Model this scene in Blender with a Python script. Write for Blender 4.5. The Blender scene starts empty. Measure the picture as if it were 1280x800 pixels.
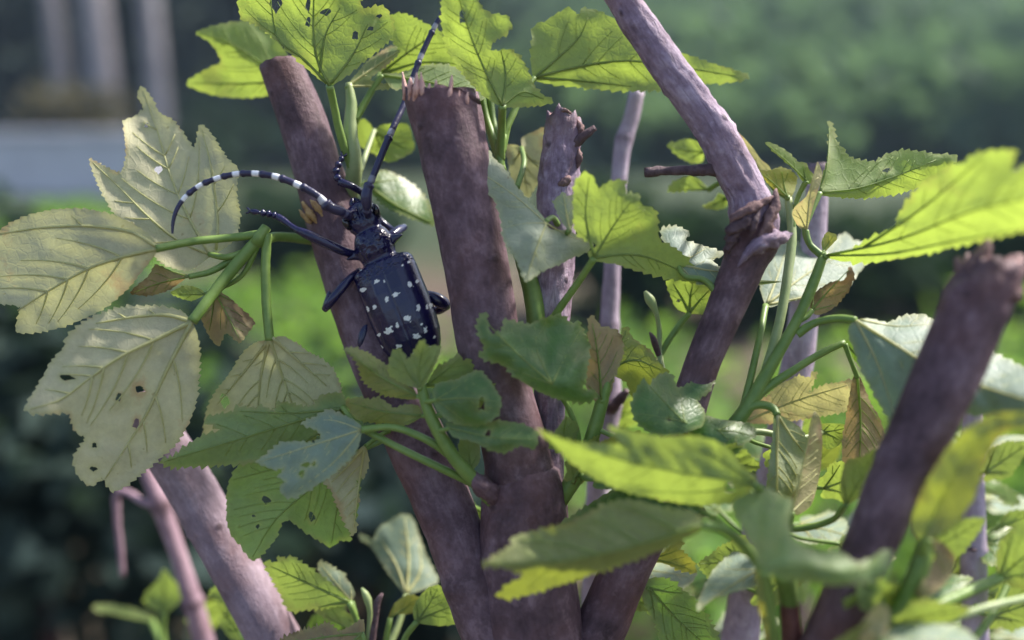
import bpy, bmesh, math, random
import numpy as np
from mathutils import Vector, Matrix, noise, geometry

R = math.radians
random.seed(7)
scene = bpy.context.scene
COL = scene.collection

# ------------------------------------------------------------------ camera
PITCH = R(14.0)
LENS = 28.0
F = LENS / 36.0 * 1280.0
CAM = Vector((0, 0, 0.80))
RIGHT = Vector((1, 0, 0))
FWD = Vector((0, math.cos(PITCH), -math.sin(PITCH)))
UP = Vector((0, math.sin(PITCH), math.cos(PITCH)))
cam_data = bpy.data.cameras.new('camera')
cam_data.lens = LENS
cam_data.sensor_width = 36.0
cam_data.clip_start = 0.01
cam_data.clip_end = 2000.0
cam_data.dof.use_dof = True
cam_data.dof.focus_distance = 0.151
cam_data.dof.aperture_fstop = 5.0
cam = bpy.data.objects.new('camera', cam_data)
cam.location = CAM
cam.rotation_euler = (math.pi / 2 - PITCH, 0, 0)
COL.objects.link(cam)
scene.camera = cam

# ------------------------------------------------------------------ light
SUN_EL, SUN_AZ = R(50), R(62)          # azimuth measured from +Y towards +X (behind the shrub, to the right)
world = bpy.data.worlds.new('World')
scene.world = world
world.use_nodes = True
wn = world.node_tree.nodes
sky = wn.new('ShaderNodeTexSky')
sky.sky_type = 'NISHITA'
sky.sun_disc = False
sky.sun_elevation = SUN_EL
sky.sun_rotation = SUN_AZ
sky.dust_density = 2.5
sky.air_density = 1.2
wn['Background'].inputs['Strength'].default_value = 0.125
world.node_tree.links.new(sky.outputs[0], wn['Background'].inputs['Color'])
sun_data = bpy.data.lights.new('sun', 'SUN')
sun_data.energy = 4.8
sun_data.angle = R(4.0)
sun_data.color = (1.0, 0.95, 0.86)
sun = bpy.data.objects.new('sun', sun_data)
sdir = Vector((math.cos(SUN_EL) * math.sin(SUN_AZ), math.cos(SUN_EL) * math.cos(SUN_AZ), math.sin(SUN_EL)))
sun.rotation_euler = sdir.to_track_quat('Z', 'Y').to_euler()
sun.location = (1, 1, 4)
COL.objects.link(sun)
vs = scene.view_settings
vs.view_transform = 'Standard'
vs.look = 'None'
vs.gamma = 1.0
vs.use_curve_mapping = False
vs.exposure = 1.02
scene.cycles.max_bounces = 10
scene.cycles.transmission_bounces = 8
scene.cycles.diffuse_bounces = 5
scene.cycles.caustics_reflective = False
scene.cycles.caustics_refractive = False

# ------------------------------------------------------------------ helpers
def P(x, y, d):
    """a point at picture-plane direction (x, y) and d millimetres along the view axis -> metres"""
    d = d / 1000.0
    return CAM + FWD * d + RIGHT * ((x - 640.0) / F * d) + UP * (-(y - 400.0) / F * d)

def W2P(v):
    q = v - CAM
    d = q.dot(FWD)
    return 640 + q.dot(RIGHT) / d * F, 400 - q.dot(UP) / d * F

ORI = {}
def link_obj(name, me, parent=None, origin=Vector((0, 0, 0)), local=False):
    o = bpy.data.objects.new(name, me)
    COL.objects.link(o)
    o['built'] = 1
    del o['built']
    if parent is not None:
        o.parent = parent
        o.location = origin - ORI[parent.name]
    else:
        o.location = origin
    ORI[o.name] = origin.copy()
    return o

def mesh_obj(name, verts, faces, mats, parent=None, origin=None, uvs=None, mat_idx=None, smooth=True, cols=None):
    """verts are world coordinates; uvs and cols are one value per vertex"""
    if origin is None:
        origin = verts[0].copy() if parent is None else ORI[parent.name]
    me = bpy.data.meshes.new(name)
    me.from_pydata([(v - origin)[:] for v in verts], [], faces)
    for m in (mats if isinstance(mats, (list, tuple)) else [mats]):
        me.materials.append(m)
    n = len(me.loops)
    vi = np.empty(n, dtype=np.int32)
    me.loops.foreach_get('vertex_index', vi)
    if uvs is not None:
        ul = me.uv_layers.new(name='UVMap')
        ul.data.foreach_set('uv', np.asarray(uvs, dtype=np.float32)[vi].ravel())
    if cols is not None:
        for key, arr in cols.items():
            at = me.attributes.new(key, 'FLOAT', 'POINT')
            at.data.foreach_set('value', np.asarray(arr, dtype=np.float32))
    if mat_idx is not None:
        me.polygons.foreach_set('material_index', np.asarray(mat_idx, dtype=np.int32))
    me.polygons.foreach_set('use_smooth', np.full(len(me.polygons), smooth))
    me.update()
    return link_obj(name, me, parent, origin)

def empty(name, loc, label, cat, group=None):
    o = bpy.data.objects.new(name, None)
    o.empty_display_size = 0.02
    COL.objects.link(o)
    o.location = loc
    ORI[o.name] = Vector(loc)
    tag(o, label, cat, group)
    return o

def tag(o, label=None, cat=None, group=None, kind=None):
    if label: o['label'] = label
    if cat: o['category'] = cat
    if group: o['group'] = group
    if kind: o['kind'] = kind
    return o

def catmull(pts, n):
    """pts: list of tuples of equal length -> n resampled points, even in arc length of the first 3 coordinates"""
    a = np.array(pts, dtype=float)
    if len(a) == 2:
        t = np.linspace(0, 1, n)[:, None]
        return a[0] * (1 - t) + a[1] * t
    k0 = min(3, a.shape[1])
    seg = np.maximum(np.linalg.norm(np.diff(a[:, :k0], axis=0), axis=1), 1e-9)
    sl = np.diff(a, axis=0) / seg[:, None]
    m = np.empty_like(a)
    m[0], m[-1] = sl[0], sl[-1]
    for i in range(1, len(a) - 1):          # chord-weighted tangents: no overshoot where points are unevenly spaced
        m[i] = (sl[i - 1] * seg[i] + sl[i] * seg[i - 1]) / (seg[i] + seg[i - 1])
    out = []
    for i in range(len(a) - 1):
        for t in np.linspace(0, 1, 12, endpoint=False):
            h = (2 * t ** 3 - 3 * t ** 2 + 1, t ** 3 - 2 * t ** 2 + t, -2 * t ** 3 + 3 * t ** 2, t ** 3 - t ** 2)
            out.append(h[0] * a[i] + h[1] * seg[i] * m[i] + h[2] * a[i + 1] + h[3] * seg[i] * m[i + 1])
    out.append(a[-1])
    out = np.array(out)
    k = min(3, out.shape[1])
    s = np.concatenate([[0], np.cumsum(np.linalg.norm(np.diff(out[:, :k], axis=0), axis=1))])
    q = np.linspace(0, s[-1], n)
    return np.stack([np.interp(q, s, out[:, j]) for j in range(out.shape[1])], axis=1)

def frames(pts):
    T = []
    n = len(pts)
    for i in range(n):
        t = pts[min(i + 1, n - 1)] - pts[max(i - 1, 0)]
        T.append(t.normalized() if t.length > 1e-12 else Vector((0, 0, 1)))
    nrm = T[0].orthogonal().normalized()
    # start from a fixed direction so that angles mean the same thing on every tube
    ref = Vector((1, 0, 0)) - T[0] * T[0].x
    if ref.length > 0.2: nrm = ref.normalized()
    out = []
    for i in range(n):
        if i:
            ax = T[i - 1].cross(T[i])
            if ax.length > 1e-9:
                ang = math.atan2(ax.length, T[i - 1].dot(T[i]))
                nrm = Matrix.Rotation(ang, 3, ax.normalized()) @ nrm
            nrm = (nrm - T[i] * nrm.dot(T[i])).normalized()
        out.append((T[i], nrm, T[i].cross(nrm)))
    return out

class MB:
    """collects geometry for one mesh (world coordinates)"""
    def __init__(s):
        s.v, s.f, s.uv, s.mi, s.c = [], [], [], [], []
    def tube(s, pts, rad, segs=10, caps=True, mi=0, disp=None, c=None, flat=1.0, endcap_mi=None, rim=False):
        fr = frames(pts)
        b = len(s.v)
        ln = 0.0
        n = len(pts)
        for i in range(n):
            if i: ln += (pts[i] - pts[i - 1]).length
            t, a, bb = fr[i]
            for k in range(segs):
                th = 2 * math.pi * k / segs
                r = rad[i]
                if disp is not None:
                    r += disp(i, th, ln, pts[i] + (a * math.cos(th) + bb * math.sin(th)) * r)
                s.v.append(pts[i] + (a * math.cos(th) + bb * math.sin(th) * flat) * r)
                s.uv.append((k / segs, ln))
                s.c.append(c[i] if c is not None else 0.0)
        for i in range(n - 1):
            for k in range(segs):
                k2 = (k + 1) % segs
                s.f.append((b + i * segs + k, b + i * segs + k2, b + (i + 1) * segs + k2, b + (i + 1) * segs + k))
                s.mi.append(mi)
        if caps:
            for end in (0, n - 1):
                ctr = len(s.v)
                s.v.append(pts[end].copy())
                s.uv.append((0.5, ln if end else 0))
                s.c.append(c[end] if c is not None else 0.0)
                for k in range(segs):
                    k2 = (k + 1) % segs
                    q = (b + end * segs + k, b + end * segs + k2, ctr)
                    s.f.append(q if end else q[::-1])
                    s.mi.append(mi if endcap_mi is None or end == 0 else endcap_mi)
    def build(s, name, mats, parent=None, origin=None, smooth=True):
        return mesh_obj(name, s.v, s.f, mats, parent, origin, s.uv, s.mi, smooth, {'mark': s.c})

# ------------------------------------------------------------------ materials
def newmat(name):
    m = bpy.data.materials.new(name)
    m.use_nodes = True
    nt = m.node_tree
    for n in list(nt.nodes):
        nt.nodes.remove(n)
    return m, nt

class NT:
    def __init__(s, nt): s.nt = nt
    def n(s, typ, inp=None, **props):
        nd = s.nt.nodes.new(typ)
        for k, v in props.items(): setattr(nd, k, v)
        for k, v in (inp or {}).items():
            if hasattr(v, 'links') or isinstance(v, bpy.types.NodeSocket):
                s.nt.links.new(v, nd.inputs[k])
            else:
                nd.inputs[k].default_value = v
        return nd
    def ramp(s, fac, stops, interp='LINEAR'):
        nd = s.nt.nodes.new('ShaderNodeValToRGB')
        nd.color_ramp.interpolation = interp
        el = nd.color_ramp.elements
        while len(el) < len(stops): el.new(0.5)
        for e, (p, c) in zip(el, stops):
            e.position = p
            e.color = (*c, 1) if len(c) == 3 else c
        s.nt.links.new(fac, nd.inputs[0])
        return nd.outputs[0]
    def mix(s, fac, a, b, blend='MIX'):
        nd = s.nt.nodes.new('ShaderNodeMix')
        nd.data_type = 'RGBA'
        nd.blend_type = blend
        for sock, v in ((nd.inputs[0], fac), (nd.inputs[6], a), (nd.inputs[7], b)):
            if isinstance(v, bpy.types.NodeSocket): s.nt.links.new(v, sock)
            elif isinstance(v, (int, float)): sock.default_value = v
            else: sock.default_value = (*v, 1)
        return nd.outputs[2]
    def math(s, op, a, b=0.0, clamp=False):
        nd = s.nt.nodes.new('ShaderNodeMath')
        nd.operation = op
        nd.use_clamp = clamp
        for i, v in enumerate((a, b)):
            if isinstance(v, bpy.types.NodeSocket): s.nt.links.new(v, nd.inputs[i])
            else: nd.inputs[i].default_value = v
        return nd.outputs[0]

def leaf_material(name, top, under, trans, t_amt=0.45, rough=0.42, blotch=(0.30, 0.22, 0.10), blotch_amt=0.25, spec=0.5, vein_tint=1.5):
    m, nt = newmat(name)
    g = NT(nt)
    uv = g.n('ShaderNodeUVMap', uv_map='UVMap').outputs[0]
    geo = g.n('ShaderNodeNewGeometry')
    ob = g.n('ShaderNodeObjectInfo')
    off = g.n('ShaderNodeVectorMath', {0: uv}, operation='ADD')
    comb = g.n('ShaderNodeCombineXYZ', {0: g.math('MULTIPLY', ob.outputs['Random'], 37.0), 1: g.math('MULTIPLY', ob.outputs['Random'], 91.0)})
    nt.links.new(comb.outputs[0], off.inputs[1])
    co = off.outputs[0]
    n1 = g.n('ShaderNodeTexNoise', {'Vector': co, 'Scale': 2.2, 'Detail': 5.0, 'Roughness': 0.6}).outputs[0]
    n2 = g.n('ShaderNodeTexNoise', {'Vector': co, 'Scale': 14.0, 'Detail': 4.0, 'Roughness': 0.6}).outputs[0]
    n3 = g.n('ShaderNodeTexNoise', {'Vector': co, 'Scale': 1.1, 'Detail': 6.0, 'Roughness': 0.65}).outputs[0]
    wc = g.n('ShaderNodeTexNoise', {'Vector': co, 'Scale': 6.0, 'Detail': 3.0}).outputs['Color']
    wv = g.n('ShaderNodeMix', {0: 0.06, 4: co, 5: wc}, data_type='VECTOR').outputs[1]
    cell = g.n('ShaderNodeTexVoronoi', {'Vector': wv, 'Scale': 9.0}, feature='DISTANCE_TO_EDGE').outputs[0]
    cell2 = g.n('ShaderNodeTexVoronoi', {'Vector': wv, 'Scale': 27.0}, feature='DISTANCE_TO_EDGE').outputs[0]
    base = g.mix(geo.outputs['Backfacing'], top, under)
    val = g.math('ADD', g.math('MULTIPLY', n1, 0.7), g.math('MULTIPLY', n2, 0.35))
    hs = g.n('ShaderNodeHueSaturation', {'Color': base, 'Hue': g.math('ADD', 0.49, g.math('MULTIPLY', n3, 0.02)), 'Value': g.math('ADD', 0.48, val), 'Saturation': g.math('ADD', 0.8, g.math('MULTIPLY', n3, 0.4))})
    c = hs.outputs[0]
    # small veinlets paler than the blade, main veins paler still
    vl = g.ramp(cell, [(0.0, (1, 1, 1)), (0.06, (0, 0, 0))])
    c = g.mix(g.math('MULTIPLY', vl, 0.14), c, g.mix(0.5, c, (min(under[0] * vein_tint, 1), min(under[1] * vein_tint, 1), min(under[2] * vein_tint, 1))))
    vd = g.n('ShaderNodeAttribute', attribute_name='vein').outputs['Fac']
    c = g.mix(g.math('MULTIPLY', vd, 0.35), c, g.mix(0.6, c, (0.42, 0.46, 0.16)))
    ed = g.n('ShaderNodeAttribute', attribute_name='edge').outputs['Fac']
    c = g.mix(g.math('MULTIPLY', g.math('POWER', ed, 2.0), 0.45), c, (0.40, 0.40, 0.15))
    bl = g.ramp(g.math('ADD', n3, g.math('MULTIPLY', ed, 0.10)), [(0.60, (0, 0, 0)), (0.68, (1, 1, 1))])
    c = g.mix(g.math('MULTIPLY', bl, blotch_amt), c, blotch)
    spk = g.n('ShaderNodeTexNoise', {'Vector': co, 'Scale': 9.0, 'Detail': 2.0}).outputs[0]
    c = g.mix(g.math('MULTIPLY', g.ramp(spk, [(0.71, (0, 0, 0)), (0.735, (1, 1, 1))]), 0.55), c, (0.16, 0.10, 0.05))
    tc = g.mix(g.math('MULTIPLY', vl, 0.16), trans, (trans[0] * 0.6, trans[1] * 0.7, trans[2] * 0.5))
    tc = g.mix(g.math('MULTIPLY', bl, blotch_amt), tc, (blotch[0] * 0.8, blotch[1] * 0.7, blotch[2] * 0.5))
    hs2 = g.n('ShaderNodeHueSaturation', {'Color': tc, 'Value': g.math('ADD', 0.55, g.math('MULTIPLY', val, 0.85))})
    bh = g.math('ADD', g.math('MULTIPLY', g.math('MINIMUM', cell, 0.12), 2.6), g.math('MULTIPLY', g.math('MINIMUM', cell2, 0.15), 0.7))
    bh = g.math('ADD', bh, g.math('MULTIPLY', n2, 0.25))
    bump = g.n('ShaderNodeBump', {'Height': bh, 'Strength': 0.28, 'Distance': 0.0004}).outputs[0]
    rr = g.math('ADD', rough - 0.08, g.math('MULTIPLY', n2, 0.2))
    pr = g.n('ShaderNodeBsdfPrincipled', {'Base Color': c, 'Roughness': g.math('ADD', rr, g.math('MULTIPLY', geo.outputs['Backfacing'], 0.22)), 'Normal': bump, 'Specular IOR Level': spec})
    tr = g.n('ShaderNodeBsdfTranslucent', {'Color': hs2.outputs[0], 'Normal': bump})
    mx = g.n('ShaderNodeMixShader', {0: t_amt, 1: pr.outputs[0], 2: tr.outputs[0]})
    out = g.n('ShaderNodeOutputMaterial', {'Surface': mx.outputs[0]})
    return m

def bark_material(name, dark, mid, light, lent=0.5, red=(0.16, 0.07, 0.06), crack=0.12, lichen=0.3, relief=0.45):
    m, nt = newmat(name)
    g = NT(nt)
    uv = g.n('ShaderNodeUVMap', uv_map='UVMap').outputs[0]
    tc = g.n('ShaderNodeTexCoord').outputs['Object']
    sc = g.n('ShaderNodeVectorMath', {0: tc}, operation='SCALE')
    sc.inputs['Scale'].default_value = 1000.0
    co = sc.outputs[0]
    mp = g.n('ShaderNodeMapping', {'Vector': uv, 'Scale': (22, 260, 1)})
    st = g.n('ShaderNodeTexNoise', {'Vector': mp.outputs[0], 'Scale': 1.0, 'Detail': 7.0, 'Roughness': 0.68}).outputs[0]
    big = g.n('ShaderNodeTexNoise', {'Vector': co, 'Scale': 0.10, 'Detail': 5.0, 'Roughness': 0.6}).outputs[0]
    big3 = g.n('ShaderNodeTexNoise', {'Vector': co, 'Scale': 0.28, 'Detail': 5.0, 'Roughness': 0.62}).outputs[0]
    fine = g.n('ShaderNodeTexNoise', {'Vector': co, 'Scale': 1.1, 'Detail': 6.0, 'Roughness': 0.65}).outputs[0]
    # lens-shaped lenticels lying across the stem
    mpl = g.n('ShaderNodeMapping', {'Vector': uv, 'Scale': (9, 330, 1)})
    lw = g.n('ShaderNodeMix', {0: 0.12, 4: mpl.outputs[0], 5: g.n('ShaderNodeTexNoise', {'Vector': mpl.outputs[0], 'Scale': 2.0}).outputs['Color']}, data_type='VECTOR').outputs[1]
    lv = g.n('ShaderNodeTexVoronoi', {'Vector': lw, 'Scale': 0.62, 'Randomness': 1.0})
    keep = g.ramp(g.n('ShaderNodeSeparateColor', {0: lv.outputs['Color']}).outputs[0], [(0.50, (0, 0, 0)), (0.56, (1, 1, 1))])
    spot = g.math('MULTIPLY', g.ramp(lv.outputs[0], [(0.06, (1, 1, 1)), (0.17, (0, 0, 0))]), keep)
    # long shallow cracks
    mpc = g.n('ShaderNodeMapping', {'Vector': uv, 'Scale': (16, 70, 1)})
    cw = g.n('ShaderNodeMix', {0: 0.25, 4: mpc.outputs[0], 5: g.n('ShaderNodeTexNoise', {'Vector': mpc.outputs[0], 'Scale': 3.0, 'Detail': 4.0}).outputs['Color']}, data_type='VECTOR').outputs[1]
    cv = g.n('ShaderNodeTexVoronoi', {'Vector': cw, 'Scale': 0.8}, feature='DISTANCE_TO_EDGE').outputs[0]
    cr = g.math('MULTIPLY', g.ramp(cv, [(0.0, (1, 1, 1)), (0.035, (0, 0, 0))]), g.ramp(big3, [(0.46, (0, 0, 0)), (0.58, (1, 1, 1))]))
    f = g.math('ADD', g.math('MULTIPLY', big, 0.45), g.math('ADD', g.math('MULTIPLY', st, 0.30), g.math('ADD', g.math('MULTIPLY', fine, 0.12), g.math('MULTIPLY', big3, 0.22))))
    c = g.ramp(f, [(0.40, dark), (0.54, mid), (0.70, light)])
    big2 = g.n('ShaderNodeTexNoise', {'Vector': co, 'Scale': 0.06, 'Detail': 4.0}).outputs[0]
    c = g.mix(g.math('MULTIPLY', g.ramp(big2, [(0.52, (0, 0, 0)), (0.70, (1, 1, 1))]), 0.6), c, red)
    li = g.n('ShaderNodeTexNoise', {'Vector': co, 'Scale': 0.19, 'Detail': 8.0, 'Roughness': 0.72}).outputs[0]
    c = g.mix(g.math('MULTIPLY', g.ramp(li, [(0.56, (0, 0, 0)), (0.64, (1, 1, 1))]), lichen), c, (light[0] * 1.25, light[1] * 1.25, light[2] * 1.2))
    mk = g.n('ShaderNodeAttribute', attribute_name='mark').outputs['Fac']
    mk2 = g.math('MULTIPLY', mk, g.math('ADD', 0.35, g.math('MULTIPLY', fine, 1.1)), True)
    c = g.mix(mk2, c, (0.050, 0.022, 0.020))
    c = g.mix(g.math('MULTIPLY', spot, lent), c, (dark[0] * 0.4, dark[1] * 0.35, dark[2] * 0.35))
    c = g.mix(g.math('MULTIPLY', cr, crack), c, (dark[0] * 0.45, dark[1] * 0.4, dark[2] * 0.4))
    bh = g.math('ADD', g.math('MULTIPLY', st, 0.6), g.math('ADD', g.math('MULTIPLY', fine, 0.5), g.math('MULTIPLY', spot, 0.5)))
    bh = g.math('SUBTRACT', g.math('ADD', bh, g.math('MULTIPLY', big3, 0.8)), g.math('MULTIPLY', cr, crack * 0.9))
    bump = g.n('ShaderNodeBump', {'Height': bh, 'Strength': relief, 'Distance': 0.0009}).outputs[0]
    pr = g.n('ShaderNodeBsdfPrincipled', {'Base Color': c, 'Roughness': 0.66, 'Normal': bump, 'Specular IOR Level': 0.28})
    g.n('ShaderNodeOutputMaterial', {'Surface': pr.outputs[0]})
    return m

def simple_material(name, c1, c2, scale, rough=0.6, bump=0.3, bdist=0.0005, spec=0.5, trans=None, t_amt=0.0, coat=0.0):
    m, nt = newmat(name)
    g = NT(nt)
    tc = g.n('ShaderNodeTexCoord').outputs['Object']
    nz = g.n('ShaderNodeTexNoise', {'Vector': tc, 'Scale': scale, 'Detail': 6.0, 'Roughness': 0.62}).outputs[0]
    c = g.ramp(nz, [(0.32, c1), (0.68, c2)])
    bp = g.n('ShaderNodeBump', {'Height': nz, 'Strength': bump, 'Distance': bdist}).outputs[0]
    pr = g.n('ShaderNodeBsdfPrincipled', {'Base Color': c, 'Roughness': rough, 'Normal': bp, 'Specular IOR Level': spec, 'Coat Weight': coat})
    sh = pr.outputs[0]
    if trans:
        tr = g.n('ShaderNodeBsdfTranslucent', {'Color': (*trans, 1)})
        sh = g.n('ShaderNodeMixShader', {0: t_amt, 1: sh, 2: tr.outputs[0]}).outputs[0]
    g.n('ShaderNodeOutputMaterial', {'Surface': sh})
    return m

M = {}
M['young'] = leaf_material('young_leaf', (0.12, 0.24, 0.045), (0.25, 0.33, 0.13), (0.37, 0.49, 0.065), 0.50, 0.44)
M['mature'] = leaf_material('mature_leaf', (0.055, 0.135, 0.035), (0.21, 0.28, 0.12), (0.20, 0.38, 0.025), 0.38, 0.38, spec=0.6)
M['olive'] = leaf_material('olive_leaf', (0.13, 0.17, 0.045), (0.25, 0.28, 0.12), (0.32, 0.38, 0.03), 0.45, 0.45, blotch=(0.26, 0.17, 0.07), blotch_amt=0.4)
M['pale'] = leaf_material('felted_leaf', (0.10, 0.17, 0.06), (0.55, 0.52, 0.35), (0.48, 0.48, 0.19), 0.40, 0.5, blotch=(0.48, 0.30, 0.17), blotch_amt=0.55)
M['waxy'] = leaf_material('waxy_leaf', (0.17, 0.235, 0.195), (0.34, 0.38, 0.24), (0.26, 0.38, 0.10), 0.26, 0.52, spec=0.42)
M['greyish'] = leaf_material('greyish_leaf', (0.30, 0.335, 0.245), (0.40, 0.42, 0.27), (0.30, 0.40, 0.12), 0.28, 0.52, spec=0.5)
M['soft'] = leaf_material('soft_green_leaf', (0.17, 0.26, 0.10), (0.28, 0.36, 0.15), (0.36, 0.46, 0.08), 0.4, 0.45)
M['yellow'] = leaf_material('yellowing_leaf', (0.26, 0.28, 0.05), (0.34, 0.35, 0.11), (0.46, 0.44, 0.04), 0.45, 0.45, blotch=(0.38, 0.22, 0.08), blotch_amt=0.6)
M['dry'] = leaf_material('withered_leaf', (0.26, 0.19, 0.11), (0.34, 0.26, 0.16), (0.34, 0.23, 0.08), 0.32, 0.6, blotch=(0.14, 0.085, 0.05), blotch_amt=0.7, spec=0.3)
M['blush'] = leaf_material('blushed_leaf', (0.34, 0.32, 0.14), (0.50, 0.43, 0.27), (0.52, 0.48, 0.17), 0.48, 0.45, blotch=(0.55, 0.36, 0.26), blotch_amt=0.7)
M['vein'] = simple_material('leaf_vein', (0.22, 0.29, 0.09), (0.32, 0.38, 0.13), 900, 0.5, 0.2, trans=(0.36, 0.50, 0.05), t_amt=0.5)
M['vein_pale'] = simple_material('pale_vein', (0.52, 0.52, 0.25), (0.64, 0.62, 0.32), 900, 0.5, 0.2, trans=(0.62, 0.62, 0.24), t_amt=0.42)
M['green_stem'] = simple_material('green_stem', (0.13, 0.22, 0.045), (0.22, 0.32, 0.08), 260, 0.45, 0.25, trans=(0.25, 0.4, 0.05), t_amt=0.15)
M['pale_stem'] = simple_material('pale_stem', (0.25, 0.33, 0.13), (0.36, 0.42, 0.2), 260, 0.45, 0.25, trans=(0.25, 0.4, 0.05), t_amt=0.15)
M['bark'] = bark_material('stem_bark', (0.042, 0.023, 0.029), (0.110, 0.066, 0.081), (0.25, 0.17, 0.205), lent=0.55, red=(0.13, 0.055, 0.05))
M['bark_pale'] = bark_material('pale_bark', (0.22, 0.165, 0.225), (0.40, 0.32, 0.41), (0.56, 0.48, 0.57), lent=0.35, red=(0.30, 0.20, 0.22))
M['bark_rough'] = bark_material('scaly_bark', (0.10, 0.062, 0.092), (0.27, 0.195, 0.265), (0.52, 0.43, 0.53), lent=0.8, crack=0.35, relief=0.6)
M['wood'] = simple_material('cut_wood', (0.26, 0.12, 0.12), (0.50, 0.30, 0.27), 420, 0.7, 0.6, 0.001, 0.2)
M['deadwood'] = simple_material('dead_twig', (0.055, 0.032, 0.04), (0.14, 0.09, 0.10), 500, 0.7, 0.8, 0.001, 0.3)
M['wood_old'] = simple_material('weathered_wood', (0.10, 0.055, 0.06), (0.27, 0.17, 0.16), 380, 0.75, 0.8, 0.0012, 0.2)
M['wood_fresh'] = simple_material('fresh_splinter', (0.42, 0.22, 0.20), (0.66, 0.42, 0.36), 600, 0.6, 0.4, 0.0006, 0.3)
M['bark_mid'] = bark_material('smooth_bark', (0.12, 0.082, 0.105), (0.225, 0.165, 0.20), (0.36, 0.28, 0.335), lent=0.8)
M['bark_pink'] = bark_material('pinkish_bark', (0.16, 0.10, 0.13), (0.29, 0.19, 0.235), (0.42, 0.29, 0.34), lent=0.4)
M['dead'] = M['deadwood']
M['redtwig'] = simple_material('reddish_twig', (0.12, 0.045, 0.04), (0.24, 0.10, 0.09), 300, 0.6, 0.5, 0.0006, 0.4)
M['shred'] = simple_material('chewed_bark', (0.28, 0.15, 0.07), (0.52, 0.36, 0.16), 700, 0.75, 0.8, 0.0008, 0.2)
# ------------------------------------------------------------------ ground, path, background planting
def ground_material():
    m, nt = newmat('soil_and_litter')
    g = NT(nt)
    tc = g.n('ShaderNodeTexCoord').outputs['Object']
    n1 = g.n('ShaderNodeTexNoise', {'Vector': tc, 'Scale': 0.8, 'Detail': 8.0, 'Roughness': 0.65}).outputs[0]
    n2 = g.n('ShaderNodeTexNoise', {'Vector': tc, 'Scale': 18.0, 'Detail': 6.0, 'Roughness': 0.7}).outputs[0]
    c = g.ramp(n1, [(0.36, (0.10, 0.07, 0.06)), (0.50, (0.17, 0.135, 0.10)), (0.62, (0.07, 0.09, 0.04))])
    yy = g.n('ShaderNodeSeparateXYZ', {0: tc}).outputs[1]
    far = g.ramp(g.math('MULTIPLY', g.math('ADD', yy, g.math('MULTIPLY', n1, 2.0)), 0.1), [(0.50, (0, 0, 0)), (0.62, (1, 1, 1))])
    c = g.mix(far, c, g.mix(n2, (0.03, 0.055, 0.028), (0.06, 0.10, 0.045)))      # rough grass beyond the bushes
    c = g.mix(g.math('MULTIPLY', n2, 0.7), c, (0.035, 0.025, 0.02))
    bp = g.n('ShaderNodeBump', {'Height': n2, 'Strength': 0.8, 'Distance': 0.03}).outputs[0]
    pr = g.n('ShaderNodeBsdfPrincipled', {'Base Color': c, 'Roughness': 0.9, 'Normal': bp, 'Specular IOR Level': 0.2})
    g.n('ShaderNodeOutputMaterial', {'Surface': pr.outputs[0]})
    return m
gm = ground_material()
rnd = random.Random(3)
# the ground: one sheet, level near the shrub and rising into a wooded slope far behind
gv, gf = [], []
xs = np.concatenate([np.linspace(-90, -12, 14), np.linspace(-10, 10, 41), np.linspace(12, 90, 14)])
ys = np.concatenate([np.linspace(-60, -3, 8), np.linspace(-2, 14, 33), np.linspace(15, 90, 30)])
def ground_z(x, y):
    t = max(0.0, y - 12.0)
    rise = 0.0
    if t > 0:
        rise = min(t, 48.0) * 0.27 * (1 - math.exp(-t / 9.0)) * (0.85 + 0.25 * noise.noise(Vector((x / 40.0, y / 40.0, 3))))
    return rise + 0.02 * noise.noise(Vector((x * 1.7, y * 1.7, 0))) * (1 if abs(x) > 0.6 or y > 0.8 else 0.2)
for y in ys:
    for x in xs:
        gv.append(Vector((x, y, ground_z(x, y))))
nx = len(xs)
for j in range(len(ys) - 1):
    for i in range(nx - 1):
        gf.append((j * nx + i, j * nx + i + 1, (j + 1) * nx + i + 1, (j + 1) * nx + i))
go = mesh_obj('ground', gv, gf, gm, None, Vector((0, 0, 0)))
tag(go, kind='structure')
# a low pale plastered wall on the left
M['concrete'] = simple_material('pale_plaster', (0.50, 0.48, 0.54), (0.62, 0.60, 0.66), 3.0, 0.85, 0.4, 0.004, 0.3)
wl = empty('garden_wall', (-5.4, 9.1, 0), 'low pale plastered wall behind the small bright bush', 'wall')
def slab(name, x0, x1, y0, y1, z0, z1, parent, mat, bev=0.015):
    bm = bmesh.new()
    bmesh.ops.create_cube(bm, size=1.0)
    for v in bm.verts:
        v.co = Vector((x0 + (v.co.x + .5) * (x1 - x0), y0 + (v.co.y + .5) * (y1 - y0), z0 + (v.co.z + .5) * (z1 - z0)))
    bmesh.ops.bevel(bm, geom=bm.edges[:], offset=bev, segments=2, affect='EDGES')
    bm.normal_update()
    vs_ = [v.co.copy() for v in bm.verts]
    bm.verts.index_update()
    fs = [tuple(v.index for v in f.verts) for f in bm.faces]
    bm.free()
    return mesh_obj(name, vs_, fs, mat, parent, ORI[parent.name], None, None, False)
slab('wall_body', -7.4, -3.95, 8.95, 9.25, -0.05, 0.62, wl, M['concrete'])
slab('coping', -7.45, -3.90, 8.90, 9.30, 0.623, 0.70, wl, M['concrete'])

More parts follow.
